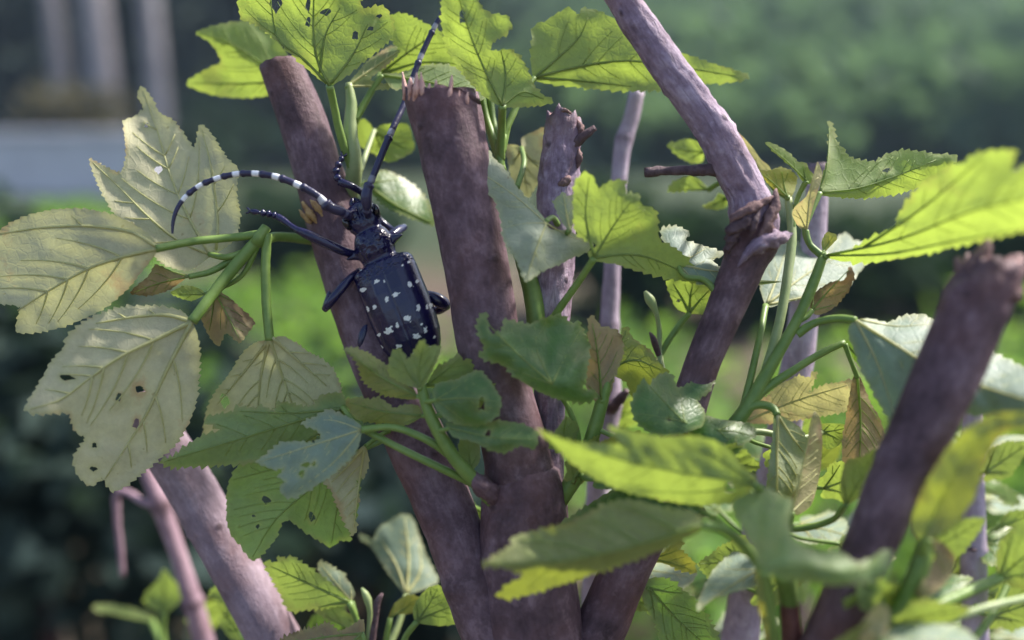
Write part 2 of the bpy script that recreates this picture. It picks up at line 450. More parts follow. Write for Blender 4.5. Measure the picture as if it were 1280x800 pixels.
def foliage_material(name, c1, c2, trans, t_amt, rough=0.5):
    m, nt = newmat(name)
    g = NT(nt)
    tc = g.n('ShaderNodeTexCoord').outputs['Object']
    at = g.n('ShaderNodeAttribute', attribute_name='mark').outputs['Fac']
    nz = g.n('ShaderNodeTexNoise', {'Vector': tc, 'Scale': 2.0, 'Detail': 3.0}).outputs[0]
    f = g.math('ADD', g.math('MULTIPLY', at, 0.7), g.math('MULTIPLY', nz, 0.3))
    c = g.ramp(f, [(0.15, c1), (0.85, c2)])
    t = g.mix(f, (trans[0] * 0.7, trans[1] * 0.7, trans[2] * 0.7), trans)
    pr = g.n('ShaderNodeBsdfPrincipled', {'Base Color': c, 'Roughness': 0.75, 'Specular IOR Level': 0.15})
    tr = g.n('ShaderNodeBsdfTranslucent', {'Color': t})
    mx = g.n('ShaderNodeMixShader', {0: t_amt, 1: pr.outputs[0], 2: tr.outputs[0]})
    g.n('ShaderNodeOutputMaterial', {'Surface': mx.outputs[0]})
    return m
M['f_herb'] = foliage_material('herb_foliage', (0.07, 0.15, 0.035), (0.20, 0.34, 0.09), (0.32, 0.54, 0.07), 0.48)
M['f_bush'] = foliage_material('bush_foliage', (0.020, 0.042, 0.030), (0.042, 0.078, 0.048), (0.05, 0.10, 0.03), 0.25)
M['f_dark'] = foliage_material('shaded_evergreen', (0.022, 0.040, 0.040), (0.050, 0.078, 0.068), (0.05, 0.09, 0.05), 0.3)  # dark bluish leaf colour: shade inside wood and bushes is put into it
M['f_hill'] = foliage_material('hillside_foliage', (0.065, 0.115, 0.065), (0.095, 0.155, 0.085), (0.13, 0.22, 0.09), 0.42)
M['f_russet'] = foliage_material('russet_foliage', (0.07, 0.075, 0.04), (0.14, 0.12, 0.07), (0.16, 0.14, 0.06), 0.35)

def foliage(name, parent, origin, pts, size, mat, rnd, up=0.5):
    """small folded leaf faces at the given points, one mesh"""
    v, f, c = [], [], []
    for p in pts:
        s = size * rnd.uniform(0.6, 1.4)
        n = Vector((rnd.gauss(0, 1), rnd.gauss(0, 1), rnd.gauss(0, 1) + up * 2)).normalized()
        a = n.orthogonal().normalized()
        a = Matrix.Rotation(rnd.uniform(0, 6.283), 3, n) @ a
        b = n.cross(a)
        k = len(v)
        v += [p, p + a * s * 0.5 + b * s * 0.32 + n * s * 0.10, p + a * s, p + a * s * 0.5 - b * s * 0.32 + n * s * 0.10]
        f += [(k, k + 1, k + 2), (k, k + 2, k + 3)]
        m = rnd.random()
        c += [m] * 4
    return mesh_obj(name, v, f, mat, parent, origin, None, None, False, {'mark': c})

def blob_points(rnd, cen, rad, n, lumps=9, shell=0.55):
    """points in a lumpy crown"""
    L = []
    for _ in range(lumps):
        d = Vector((rnd.gauss(0, 1), rnd.gauss(0, 1), rnd.gauss(0, 0.8))).normalized()
        L.append((Vector((d.x * rad[0], d.y * rad[1], d.z * rad[2])) * rnd.uniform(0.3, 0.75), rnd.uniform(0.35, 0.6)))
    out = []
    for _ in range(n):
        o, r = rnd.choice(L)
        d = Vector((rnd.gauss(0, 1), rnd.gauss(0, 1), rnd.gauss(0, 1))).normalized() * (rnd.uniform(shell, 1) ** 0.6)
        p = cen + o + Vector((d.x * rad[0], d.y * rad[1], d.z * rad[2])) * r
        if p.z > 0.02: out.append(p)
    return out

def bush(x, y, rx, ry, h, n, size, mat, label, group, seed, name='bush', stems=4):
    rn = random.Random(seed)
    o = empty(name, (x, y, 0), label, 'bush', group)
    c = Vector((x, y, h * 0.52))
    ob = foliage('foliage', o, Vector((x, y, 0)), blob_points(rn, c, (rx, ry, h * 0.52), n, 11, 0.3), size, M[mat], rn)
    ob['kind'] = 'stuff'
    mb = MB()
    for k in range(stems):
        a = 6.283 * k / stems + rn.uniform(-.4, .4)
        tip = Vector((x + math.cos(a) * rx * 0.5, y + math.sin(a) * ry * 0.5, h * 0.75))
        st = MB()
        st.tube([Vector((x + math.cos(a) * 0.02, y + math.sin(a) * 0.02, -0.02)), Vector((x, y, 0)).lerp(tip, 0.5) + Vector((0, 0, h * 0.1)), tip], [h * 0.022, h * 0.016, h * 0.006], 8)
        st.build('stem', M['deadwood'], o, Vector((x, y, 0)))
    return o

# herb bed: a leafy ground cover behind the shrub that nobody could count
hp = []
for _ in range(15000):
    x = rnd.uniform(-1.3, 2.4); y = rnd.uniform(0.95, 3.2)
    if x < -0.55 and y < 1.5: continue
    if x > -0.45 and y > 2.25 + 0.25 * noise.noise(Vector((x * 2, 0, 3))): continue
    h = 0.22 + 0.10 * noise.noise(Vector((x * 2.2, y * 2.2, 5))) + 0.13 * noise.noise(Vector((x * 6, y * 6, 1)))
    if noise.noise(Vector((x * 4.6, y * 4.6, 17))) < -0.16: continue
    hp.append(Vector((x, y, max(0.02, h) * (rnd.random() ** 0.5))))
ho = foliage('ground_cover', None, Vector((0.9, 2, 0)), hp, 0.055, M['f_herb'], rnd, 0.8)
tag(ho, 'low bright green leafy plants covering the ground behind the shrub', 'ground cover', kind='stuff')
# bushes
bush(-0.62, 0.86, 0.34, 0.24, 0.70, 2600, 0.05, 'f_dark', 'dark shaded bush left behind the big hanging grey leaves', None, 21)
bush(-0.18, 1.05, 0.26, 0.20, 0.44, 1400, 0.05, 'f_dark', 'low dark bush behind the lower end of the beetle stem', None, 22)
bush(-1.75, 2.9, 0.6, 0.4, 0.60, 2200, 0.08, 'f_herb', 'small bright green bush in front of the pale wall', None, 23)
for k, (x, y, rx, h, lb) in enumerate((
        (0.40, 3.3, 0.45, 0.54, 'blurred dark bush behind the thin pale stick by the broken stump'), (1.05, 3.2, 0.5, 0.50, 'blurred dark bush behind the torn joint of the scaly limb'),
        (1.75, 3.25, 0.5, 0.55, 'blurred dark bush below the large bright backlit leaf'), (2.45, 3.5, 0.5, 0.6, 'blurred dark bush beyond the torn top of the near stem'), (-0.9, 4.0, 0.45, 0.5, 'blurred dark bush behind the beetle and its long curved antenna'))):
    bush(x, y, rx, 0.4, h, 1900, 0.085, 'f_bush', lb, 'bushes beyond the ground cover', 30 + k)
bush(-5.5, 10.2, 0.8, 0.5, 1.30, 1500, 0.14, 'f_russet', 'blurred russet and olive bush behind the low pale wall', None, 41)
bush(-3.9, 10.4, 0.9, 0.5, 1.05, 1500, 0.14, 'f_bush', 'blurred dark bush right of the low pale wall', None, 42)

# trees on the left, pale trunks in a dark wood
def tree(x, y, r, h, lean, label, group, seed, mat='f_dark', cr=(2.3, 1.8, 2.0)):
    rn = random.Random(seed)
    z0 = ground_z(x, y)
    o = empty('tree', (x, y, z0), label, 'tree', group)
    q = [Vector((x, y, z0 - 0.1)), Vector((x + lean * 0.3, y, z0 + h * 0.3)), Vector((x + lean * 0.7, y, z0 + h * 0.65)), Vector((x + lean, y, z0 + h))]
    qq = catmull([(*p, rr) for p, rr in zip(q, (r * 1.2, r, r * 0.8, r * 0.35))], 24)
    mb = MB()
    rad = [float(a[3]) for a in qq]
    mb.tube([Vector(a[:3]) for a in qq], rad, 14, disp=lambda i, th, ln, p: rad[i] * 0.12 * noise.noise(p * 3))
    for k in range(5):
        f = rn.uniform(0.55, 0.95)
        a = qq[int(f * 23)]
        an = rn.uniform(0, 6.283)
        e = Vector(a[:3]) + Vector((math.cos(an) * cr[0] * 0.7, math.sin(an) * cr[1] * 0.7, rn.uniform(0.4, 1.2)))
        mb.tube([Vector(a[:3]), Vector(a[:3]).lerp(e, 0.5) + Vector((0, 0, .15)), e], [r * 0.4, r * 0.25, r * 0.08], 7)
    mb.build('trunk', M['trunk'], o, Vector((x, y, z0)))
    ob = foliage('crown', o, Vector((x, y, z0)), blob_points(rn, Vector((x + lean, y, z0 + h)), cr, 1500, 12, 0.2), 0.24, M[mat], rn)
    ob['kind'] = 'stuff'
    return o
M['trunk'] = simple_material('grey_trunk', (0.20, 0.18, 0.20), (0.36, 0.33, 0.35), 5.0, 0.85, 0.6, 0.02, 0.2)
tree(-5.92, 12.0, 0.20, 6.6, 0.02, 'thicker pale tree trunk standing in the dark wood above the low wall', None, 51)
tree(-5.08, 11.8, 0.135, 6.4, 0.10, 'slimmer pale tree trunk right of the thicker one in the dark wood', None, 52)
tree(-6.75, 12.4, 0.12, 6.8, 0.05, 'faint grey tree trunk left of the thicker one in the dark wood', None, 53)
# the far wood: dark on the left, a sunlit slope on the right
fp = []
for _ in range(15000):
    x = rnd.uniform(-18, 0.8); y = rnd.uniform(14, 20)
    if x > -2 and rnd.random() < (x + 2) / 3.0: continue
    fp.append(Vector((x, y, ground_z(x, y) + rnd.uniform(0, 7.5))))
fo = foliage('woodland', None, Vector((-6, 13, 0)), fp, 0.42, M['f_dark'], rnd, 0.3)
tag(fo, 'dark blurred wood behind the pale trunks on the left', 'woodland', kind='stuff')
fp = []
for _ in range(34000):
    y = rnd.uniform(13, 60); x = rnd.uniform(-0.25, 0.9) * y
    g0 = noise.noise(Vector((x * 0.25, y * 0.25, 2)))
    fp.append(Vector((x, y, ground_z(x, y) + (1.5 + 0.9 * g0) * rnd.random() * (y / 20) ** 0.4)))
fo = foliage('hillside_wood', None, Vector((10, 30, 0)), fp, 0.75, M['f_hill'], rnd, 0.5)
tag(fo, 'hazy mid-green wooded slope far behind the shrub', 'woodland', kind='stuff')

# leafy suckers just behind on the right
bush(0.20, 0.46, 0.13, 0.10, 0.66, 420, 0.034, 'f_herb', 'loose bright green sucker growth low between the pale sticks', None, 61, 'sucker_growth', 5)
bush(0.42, 0.62, 0.16, 0.12, 0.66, 420, 0.04, 'f_herb', 'leafy green growth low behind the stick with the bud scar', None, 62, 'sucker_growth', 5)

# the air: a thin even haze that lifts the far wood
def haze_box():
    m, nt = newmat('haze_air')
    g = NT(nt)
    pv_ = g.n('ShaderNodeVolumePrincipled', {'Color': (0.58, 0.74, 1.0, 1), 'Density': 0.0028, 'Anisotropy': 0.0})
    g.n('ShaderNodeOutputMaterial', {'Volume': pv_.outputs[0]})
    x0, x1, y0, y1, z0, z1 = -93, 93, -63, 93, -1.3, 19.0
    v = [Vector((x, y, z)) for x in (x0, x1) for y in (y0, y1) for z in (z0, z1)]
    f = [(0, 1, 3, 2), (4, 6, 7, 5), (0, 4, 5, 1), (2, 3, 7, 6), (0, 2, 6, 4), (1, 5, 7, 3)]
    o = mesh_obj('haze', v, f, m, None, Vector((0, 0, 0)), None, None, False)
    tag(o, 'thin pale haze in the air between the shrub and the far wood', 'haze', kind='stuff')
haze_box()
# ------------------------------------------------------------------ stems
def px_path(pts):
    """(x, y, depth mm, width px) -> (world point, radius)"""
    return [(*P(x, y, d), w / 2.0 / F * d / 1000.0) for x, y, d, w in pts]

ANCH = {}            # plant name -> list of (point, radius) that petioles may grow from

def stem(name, plant, path, mat, segs=36, step=0.0011, nodes=(), rough=0.025, scaly=0.0, top='cut', dark_top=0.0, seed=0, to_ground=None, marks=(), anchor=True, slant=None, jag=None):
    """path from top to base; nodes: (fraction along, swell, width m); top: 'cut' a pruned face, 'broken' a torn one, 'tip'"""
    pts = px_path(path)
    if to_ground is not None:
        gx, gy, gr = to_ground
        last = Vector(pts[-1][:3])
        mid = last.lerp(Vector((gx, gy, 0)), 0.4)
        pts.append((mid.x, mid.y, mid.z, pts[-1][3] * 1.05 * 0.6 + gr * 0.4))
        pts.append((gx, gy, -0.02, gr))
    a = np.array(pts)
    L = float(np.sum(np.linalg.norm(np.diff(a[:, :3], axis=0), axis=1)))
    # rings close together where the photograph looks, wider apart below
    dense = catmull(pts, 1500)
    near = min(L, 0.24)
    sv = np.concatenate([np.arange(0, near, step), np.arange(near, L, step * 5), [L]]) / L * 1499
    q = np.stack([np.interp(sv, np.arange(1500), dense[:, j]) for j in range(4)], axis=1)
    cen = [Vector(r[:3]) for r in q]
    rad = [float(r[3]) for r in q]
    s = [0.0]
    for i in range(1, len(cen)): s.append(s[-1] + (cen[i] - cen[i - 1]).length)
    node_pos = []
    for (nx, ny, sw, wd) in nodes:
        best = min(range(len(cen)), key=lambda i: (W2P(cen[i])[0] - nx) ** 2 + (W2P(cen[i])[1] - ny) ** 2)
        node_pos.append((s[best], sw, wd))
    so = seed * 13.7
    def disp(i, th, ln, p):
        r = rad[i]
        q3 = p * 1000.0
        v = noise.noise(Vector((q3.x * 0.12 + so, q3.y * 0.12, q3.z * 0.12))) * rough * 1.6
        v += noise.noise(Vector((q3.x * 0.5, q3.y * 0.5 + so, q3.z * 0.22))) * rough * 0.9
        for (sp, sw, wd) in node_pos:
            e = math.exp(-((ln - sp) / wd) ** 2)
            v += sw * e * (1 + 0.9 * noise.noise(Vector((math.cos(th) * 1.3 + so, math.sin(th) * 1.3, ln * 400))))
            if e > 0.25: v += 0.035 * math.sin(ln * 5200 + 2 * noise.noise(Vector((th, ln * 300, so)))) * e
        if scaly:
            c = noise.cell(Vector((th * 2.6 + 0.8 * noise.noise(q3 * 0.35), ln * 260 + 1.2 * noise.noise(q3 * 0.5), so)))
            v += scaly * (c - 0.5) + scaly * 1.3 * max(0.0, noise.noise(q3 * 0.9)) 
        if top == 'broken' and ln < 0.006:
            v += 0.22 * noise.noise(Vector((math.cos(th) * 2.0 + so, math.sin(th) * 2.0, ln * 300)))
        return v * r
    mb = MB()
    cc = []
    for i in range(len(cen)):
        m = 0.0
        if dark_top: m = max(m, dark_top * math.exp(-(s[i] / 0.0025) ** 2))
        for (sp, sw, wd) in node_pos:
            if sw > 0.05: m = max(m, min(0.8, sw * 3.0) * math.exp(-((s[i] - sp) / (wd * 0.8)) ** 2))
        cc.append(m)
    mb.tube(cen, rad, segs, caps=False, disp=disp, c=cc)
    n = len(cen)
    # bottom end
    ctr = len(mb.v)
    mb.v.append(cen[-1].copy()); mb.uv.append((0.5, s[-1])); mb.c.append(0)
    for k in range(segs):
        mb.f.append((( n - 1) * segs + k, (n - 1) * segs + (k + 1) % segs, ctr)); mb.mi.append(0)
    # top end: rim, then the wood inside
    rnd = random.Random(seed + 5)
    ax = (cen[0] - cen[1]).normalized()
    if top in ('cut', 'broken'):
        jag = jag if jag is not None else (0.10 if top == 'cut' else 0.75)
        ring0 = list(range(segs))
        slope = Vector((rnd.uniform(-1, 1), rnd.uniform(-0.4, 0.4), 0))
        for k in ring0:
            d0 = (mb.v[k] - cen[0])
            mb.v[k] += ax * rad[0] * (jag * noise.noise(Vector((math.cos(6.283 * k / segs) * 2.6, math.sin(6.283 * k / segs) * 2.6, so)))) + (ax * (0.12 * d0.dot(slope)) if slant is None else ax * (d0.dot(slant) - 0.35 * abs(d0.dot(slant))))
        prev = ring0
        for (fr, dz, mi) in ((0.90, 0.02, 0), (0.80, -0.10, 1), (0.45, -0.06 - 0.3 * (top == 'broken'), 1)):
            cur = []
            for k in range(segs):
                b = mb.v[ring0[k]]
                p = cen[0] + (b - cen[0]) * fr + ax * rad[0] * (dz + (0.05 if top == 'cut' else 0.35) * noise.noise(b * 900 * fr))
                cur.append(len(mb.v)); mb.v.append(p); mb.uv.append((k / segs, 0.0)); mb.c.append(0.15 if mi else dark_top)
            for k in range(segs):
                k2 = (k + 1) % segs
                mb.f.append((prev[k2], prev[k], cur[k], cur[k2])); mb.mi.append(mi)
            prev = cur
        ctr = len(mb.v)
        mb.v.append(cen[0] - ax * rad[0] * 0.08); mb.uv.append((0.5, 0)); mb.c.append(0.0)
        for k in range(segs):
            mb.f.append((prev[(k + 1) % segs], prev[k], ctr)); mb.mi.append(1)
    else:
        ctr = len(mb.v)
        mb.v.append(cen[0] + ax * rad[0] * 0.6); mb.uv.append((0.5, 0)); mb.c.append(dark_top)
        for k in range(segs):
            mb.f.append(((k + 1) % segs, k, ctr)); mb.mi.append(0)
    o = mb.build(name, [mat, M['wood']], plant, cen[0])
    if anchor and plant is not None:
        ANCH.setdefault(plant.name, []).extend((c, r) for c, r in zip(cen[::3], rad[::3]))
    return o

def cone(name, parent, path, mat, segs=8, seed=0, bumpy=0.12):
    """a short tapering twig or splinter, from px points (x, y, d, w)"""
    q = catmull(px_path(path), max(6, 4 * len(path)))
    cen = [Vector(r[:3]) for r in q]
    rad = [max(float(r[3]), 2e-5) for r in q]
    mb = MB()
    mb.tube(cen, rad, segs, disp=lambda i, th, ln, p: rad[i] * bumpy * (noise.noise(p * 700 + Vector((seed, 0, 0))) + 0.7 * noise.noise(p * 1900) + 0.5 * noise.noise(p * 4200)))
    return mb.build(name, mat, parent, cen[0])

def shoot(plant, path, mat='green_stem', name='shoot', segs=14, knob=()):
    q = catmull(px_path(path), max(8, 6 * len(path)))
    cen = [Vector(r[:3]) for r in q]
    rad = [float(r[3]) for r in q]
    n = len(cen)
    def disp(i, th, ln, p):
        return rad[i] * (0.07 * noise.noise(p * 500) + 0.04 * noise.noise(p * 1800))
    mb = MB()
    mb.tube(cen, rad, segs, disp=disp)
    o = mb.build(name, M[mat], plant, cen[0])
    ANCH.setdefault(plant.name, []).extend((c, r) for c, r in zip(cen, rad))
    return o

# ------------------------------------------------------------------ leaves
def parse(s):
    return [tuple(float(v) for v in q.split(',')) for q in s.split()]

def in_poly(px, py, poly):
    """px, py arrays; poly (n, 2)"""
    x0, y0 = poly[:, 0], poly[:, 1]
    x1, y1 = np.roll(x0, -1), np.roll(y0, -1)
    c = np.zeros(len(px), dtype=bool)
    for a, b, cx, cy in zip(x0, y0, x1, y1):
        if b == cy: continue
        k = ((b > py) != (cy > py)) & (px < (cx - a) * (py - b) / (cy - b) + a)
        c ^= k
    return c

def seg_dist(p, a, b):
    ab = b - a
    t = np.clip(((p - a) @ ab) / max(ab @ ab, 1e-9), 0, 1)
    return np.linalg.norm(p - (a + t[:, None] * ab), axis=1)

def poly_dist(p, line):
    d = np.full(len(p), 1e9)
    for i in range(len(line) - 1):
        d = np.minimum(d, seg_dist(p, line[i], line[i + 1]))
    return d

def smooth_outline(pts, closed=True):
    a = np.array(pts)
    n = len(a)
    out = []
    for i in range(n):
        p0, p1, p2, p3 = a[i - 1], a[i], a[(i + 1) % n], a[(i + 2) % n]
        for t in (0, 0.25, 0.5, 0.75):
            # a tight cardinal spline keeps traced corners
            k = 0.32
            m1, m2 = k * (p2 - p0), k * (p3 - p1)
            h = (2 * t ** 3 - 3 * t ** 2 + 1, t ** 3 - 2 * t ** 2 + t, -2 * t ** 3 + 3 * t ** 2, t ** 3 - t ** 2)
            out.append(h[0] * p1 + h[1] * m1 + h[2] * p2 + h[3] * m2)
    return np.array(out)

def toothed(outline, spacing, amp, base, rnd):
    """adds forward-pointing serrations between the traced points"""
    n = len(outline)
    nx = np.roll(outline, -1, axis=0)
    seg = np.linalg.norm(nx - outline, axis=1)
    s = np.concatenate([[0], np.cumsum(seg)])
    tot = s[-1]
    cx = np.append(outline[:, 0], outline[0, 0])
    cy = np.append(outline[:, 1], outline[0, 1])
    area = 0.5 * np.sum(cx[:-1] * cy[1:] - cx[1:] * cy[:-1])
    sg = 1.0 if area > 0 else -1.0
    out = []
    q = 0.0
    while q < tot - spacing * 0.5:
        L = spacing * rnd.uniform(0.7, 1.35)
        A = amp * rnd.uniform(0.4, 1.4)
        for (f, h) in ((0.0, 0.0), (0.45, 0.55), (0.8, 1.0), (0.93, 0.35)):
            w = min(q + L * f, tot - 0.01)
            x, y = np.interp(w, s, cx), np.interp(w, s, cy)
            x2, y2 = np.interp(min(w + 0.5, tot), s, cx), np.interp(min(w + 0.5, tot), s, cy)
            x1, y1 = np.interp(max(w - 0.5, 0), s, cx), np.interp(max(w - 0.5, 0), s, cy)
            tx, ty = x2 - x1, y2 - y1
            l = math.hypot(tx, ty) or 1
            db = math.hypot(x - base[0], y - base[1])
            k = min(1.0, max(0.0, (db - 8) / 25.0))
            out.append((x + ty / l * sg * A * h * k, y - tx / l * sg * A * h * k))
        q += L
    return np.array(out)

NLEAF = [0]
def leaf(plant, mat, side, d, gx, gy, base, outline, tip=None, veins=None, teeth=(8, 2.0), holes=(), pet='auto', fold=0.0, cup=0.0, wave=1.1, puff=0.4, vw=1.0, grid=6.0, petw=7.0, name='leaf', label=None, vmat=None, pmat='green_stem', lat=True, crease=None):
    """one leaf blade traced at its own depth: d mm at the base, gx / gy mm of depth per 100 px, fold mm per 100 px
    away from the midrib, cup mm at the tip. side: which face is towards the viewer ('top' or 'under')."""
    NLEAF[0] += 1
    rnd = random.Random(NLEAF[0] * 17)
    base = np.array(base, float)
    raw = np.array(parse(outline))
    sm = smooth_outline(raw)
    out = toothed(sm, teeth[0], teeth[1] * 1.45, base, rnd) if teeth else sm
    far = raw[np.argmax(np.linalg.norm(raw - base, axis=1))]
    tip = np.array(tip, float) if tip is not None else far
    size = np.linalg.norm(raw - base, axis=1).max()
    ax = (tip - base) / max(np.linalg.norm(tip - base), 1e-6)
    nrm = np.array([-ax[1], ax[0]])
    # vein lines
    mains = [np.array(parse(v)) for v in veins] if veins else None
    if mains is None:
        mains = [np.array([base, base + (tip - base) * 0.5 + nrm * rnd.uniform(-.04, .04) * size, base + (tip - base) * 0.96])]
        for sgn in (-1, 1):
            for ang in (0.62,):
                dr = ax * math.cos(ang) + nrm * sgn * math.sin(ang)
                t = size
                while t > 4 and not in_poly(np.array([base[0] + dr[0] * t]), np.array([base[1] + dr[1] * t]), sm)[0]: t *= 0.93
                if t > 0.25 * size:
                    mains.append(np.array([base, base + dr * t * 0.5 + ax * t * 0.03, base + dr * t * 0.92]))
    lines = [(catmull([tuple(p) for p in m], 14), 1.0) for m in mains]
    if lat:
        for mi, (ln, _) in enumerate(list(lines)):
            L = np.linalg.norm(np.diff(ln, axis=0), axis=1).sum()
            nl = int(L / max(20, size * (0.19 if mat == 'pale' else 0.14)))
            for j in range(1, nl + 1):
                f = 0.14 + 0.76 * j / (nl + 0.6)
                i = min(int(f * 13), 12)
                p = ln[i]
                t = ln[i + 1] - ln[i]
                t = t / max(np.linalg.norm(t), 1e-6)
                for sgn in (-1, 1):
                    nn = np.array([-t[1], t[0]]) * sgn
                    if len(lines) > 1 and mi > 0:
                        # side veins branch outwards only
                        if np.dot(nn, p - base - ax * np.dot(p - base, ax)) < 0: continue
                    q = [p]
                    cur = p.copy()
                    dr = t * 0.72 + nn * 0.70
                    for _ in range(10):
                        step = dr / np.linalg.norm(dr) * L * 0.045
                        nxt = cur + step
                        if not in_poly(np.array([nxt[0] + step[0]]), np.array([nxt[1] + step[1]]), sm)[0]: break
                        if len(q) > 2 and min(poly_dist(nxt[None], l2[0])[0] for l2 in lines[:len(mains)] if l2[0] is not ln) < 5 if len(mains) > 1 else False: break
                        cur = nxt
                        q.append(cur)
                        dr = dr + t * 0.09
                    if len(q) > 2: lines.append((np.array(q), 0.5))
    # triangulated blade
    xs = np.arange(out[:, 0].min(), out[:, 0].max(), grid)
    ys = np.arange(out[:, 1].min(), out[:, 1].max(), grid)
    gxx, gyy = np.meshgrid(xs, ys)
    gp = np.stack([gxx.ravel() + np.tile((np.arange(len(ys)) % 2 * grid / 2)[:, None], (1, len(xs))).ravel(), gyy.ravel()], axis=1)
    keep = in_poly(gp[:, 0], gp[:, 1], out)
    gp = gp[keep]
    hole_polys = []
    for (hx, hy, rx, ry) in holes:
        ph = rnd.uniform(0, 6.28)
        hp = [(hx + rx * math.cos(a) * (1 + 0.35 * math.sin(2 * a + ph) + 0.2 * math.sin(5 * a)), hy + ry * math.sin(a) * (1 + 0.3 * math.cos(3 * a + ph))) for a in np.linspace(0, 2 * math.pi, 12, endpoint=False)]
        hole_polys.append(np.array(hp))
    if len(gp):
        dd = poly_dist(gp, np.vstack([out, out[:1]]))
        gp = gp[dd > grid * 0.45]
    for hp in hole_polys:
        if len(gp): gp = gp[~in_poly(gp[:, 0], gp[:, 1], hp) & (poly_dist(gp, np.vstack([hp, hp[:1]])) > grid * 0.3)]
    allp = [tuple(p) for p in out]
    edges = [(i, (i + 1) % len(out)) for i in range(len(out))]
    for hp in hole_polys:
        b = len(allp)
        allp += [tuple(p) for p in hp]
        edges += [(b + i, b + (i + 1) % len(hp)) for i in range(len(hp))]
    allp += [tuple(p) for p in gp]
    res = geometry.delaunay_2d_cdt([Vector(p) for p in allp], edges, [], 0, 1e-4)
    v2 = np.array([(v.x, v.y) for v in res[0]])
    tri = np.array([f for f in res[2] if len(f) == 3])
    ctr = v2[tri].mean(axis=1)
    ok = in_poly(ctr[:, 0], ctr[:, 1], out)
    for hp in hole_polys: ok &= ~in_poly(ctr[:, 0], ctr[:, 1], hp)
    tri = tri[ok]
    used = np.unique(tri)
    remap = -np.ones(len(v2), int); remap[used] = np.arange(len(used))
    v2 = v2[used]; tri = remap[tri]
    so = rnd.uniform(0, 100)
    mainpath = lines[0][0] if crease is None else np.array(parse(crease))
    closed = np.vstack([out, out[:1]])
    def relief(p):
        vd = np.full(len(p), 1e9)
        for ln, w in lines: vd = np.minimum(vd, poly_dist(p, ln) / (0.6 + 0.4 * w))
        return vd
    def depth(p, vd):
        q = p - base
        z = d + gx * q[:, 0] / 100 + gy * q[:, 1] / 100
        md = poly_dist(p, mainpath)
        z = z + fold * md / 100
        z = z + cup * (np.linalg.norm(q, axis=1) / size) ** 2
        z = z + np.array([wave * noise.noise(Vector((x / 55, y / 55, so))) + 0.35 * wave * noise.noise(Vector((x / 20, y / 20, so + 9))) for x, y in p])
        sgn = -1.0 if side == 'top' else 1.0
        z = z + sgn * puff * (1 - np.exp(-(vd / 7.0) ** 1.5))
        # margins curl towards the underside, unevenly
        e = poly_dist(p, closed)
        cu = np.array([0.55 + 0.9 * noise.noise(Vector((x / 38, y / 38, so + 31))) for x, y in p])
        z = z - sgn * 1.1 * cu * np.exp(-(e / 9.0) ** 1.3)
        return z
    vd = relief(v2)
    z = depth(v2, vd)
    ed = poly_dist(v2, np.vstack([out, out[:1]]))
    for hp in hole_polys: ed = np.minimum(ed, poly_dist(v2, np.vstack([hp, hp[:1]])))
    verts = [P(x, y, zz) for (x, y), zz in zip(v2, z)]
    # orient: front face = top side of the leaf
    fl = []
    for a, b, c in tri:
        nz = (verts[b] - verts[a]).cross(verts[c] - verts[a])
        facing = nz.dot(CAM - verts[a]) > 0
        want = side == 'top'
        fl.append((int(a), int(b), int(c)) if facing == want else (int(a), int(c), int(b)))
    org = P(base[0], base[1], depth(base[None], np.zeros(1))[0])
    o = mesh_obj(name, verts, fl, M[mat], plant, org, v2 / 100.0, cols={'vein': np.exp(-vd / 3.0), 'edge': np.exp(-ed / 6.0)})
    if label: o['label'] = label
    # veins
    mb = MB()
    for ln, w in lines:
        cen = [P(x, y, zz) for (x, y), zz in zip(ln, depth(ln, np.zeros(len(ln))))]
        n = len(ln)
        w0 = vw * (1.9 if w == 1.0 else (1.0 if mat == 'pale' else 0.55)) * d / 150.0
        rr = [max(0.35, w0 * (1 - 0.75 * i / (n - 1))) / F * d / 1000.0 for i in range(n)]
        mb.tube(cen, rr, 6, caps=True)
    vm = vmat or ('vein_pale' if mat in ('pale', 'waxy', 'blush', 'greyish') else 'vein')
    mb.build('veins', M[vm], o, org)
    # petiole
    pts = None
    pw = petw * 0.5 / F * d / 1000.0
    if pet == 'auto':
        best = min(ANCH[plant.name], key=lambda a: (a[0] - org).length)
        e = best[0]
        m = org.lerp(e, 0.45) + UP * (-0.06 * (org - e).length) - Vector((RIGHT * ax[0] - UP * ax[1])) * (0.16 * (org - e).length)
        pts = [(*org, pw * 0.8), (*m, pw * 0.9), (*e, pw * 1.2)]
    elif pet:
        pts = [(*org, pet[0][3] / 2 / F * d / 1000.0 if len(pet[0]) > 3 else pw)] + px_path(pet[1:])
    if pts:
        q = catmull(pts, 8 + 5 * len(pts))
        mb = MB()
        cen = [Vector(r[:3]) for r in q]
        rad = [float(r[3]) for r in q]
        mb.tube(cen, rad, 10, disp=lambda i, th, ln, p: rad[i] * 0.08 * noise.noise(p * 900))
        mb.build('petiole', M[pmat], o, org)
    return o

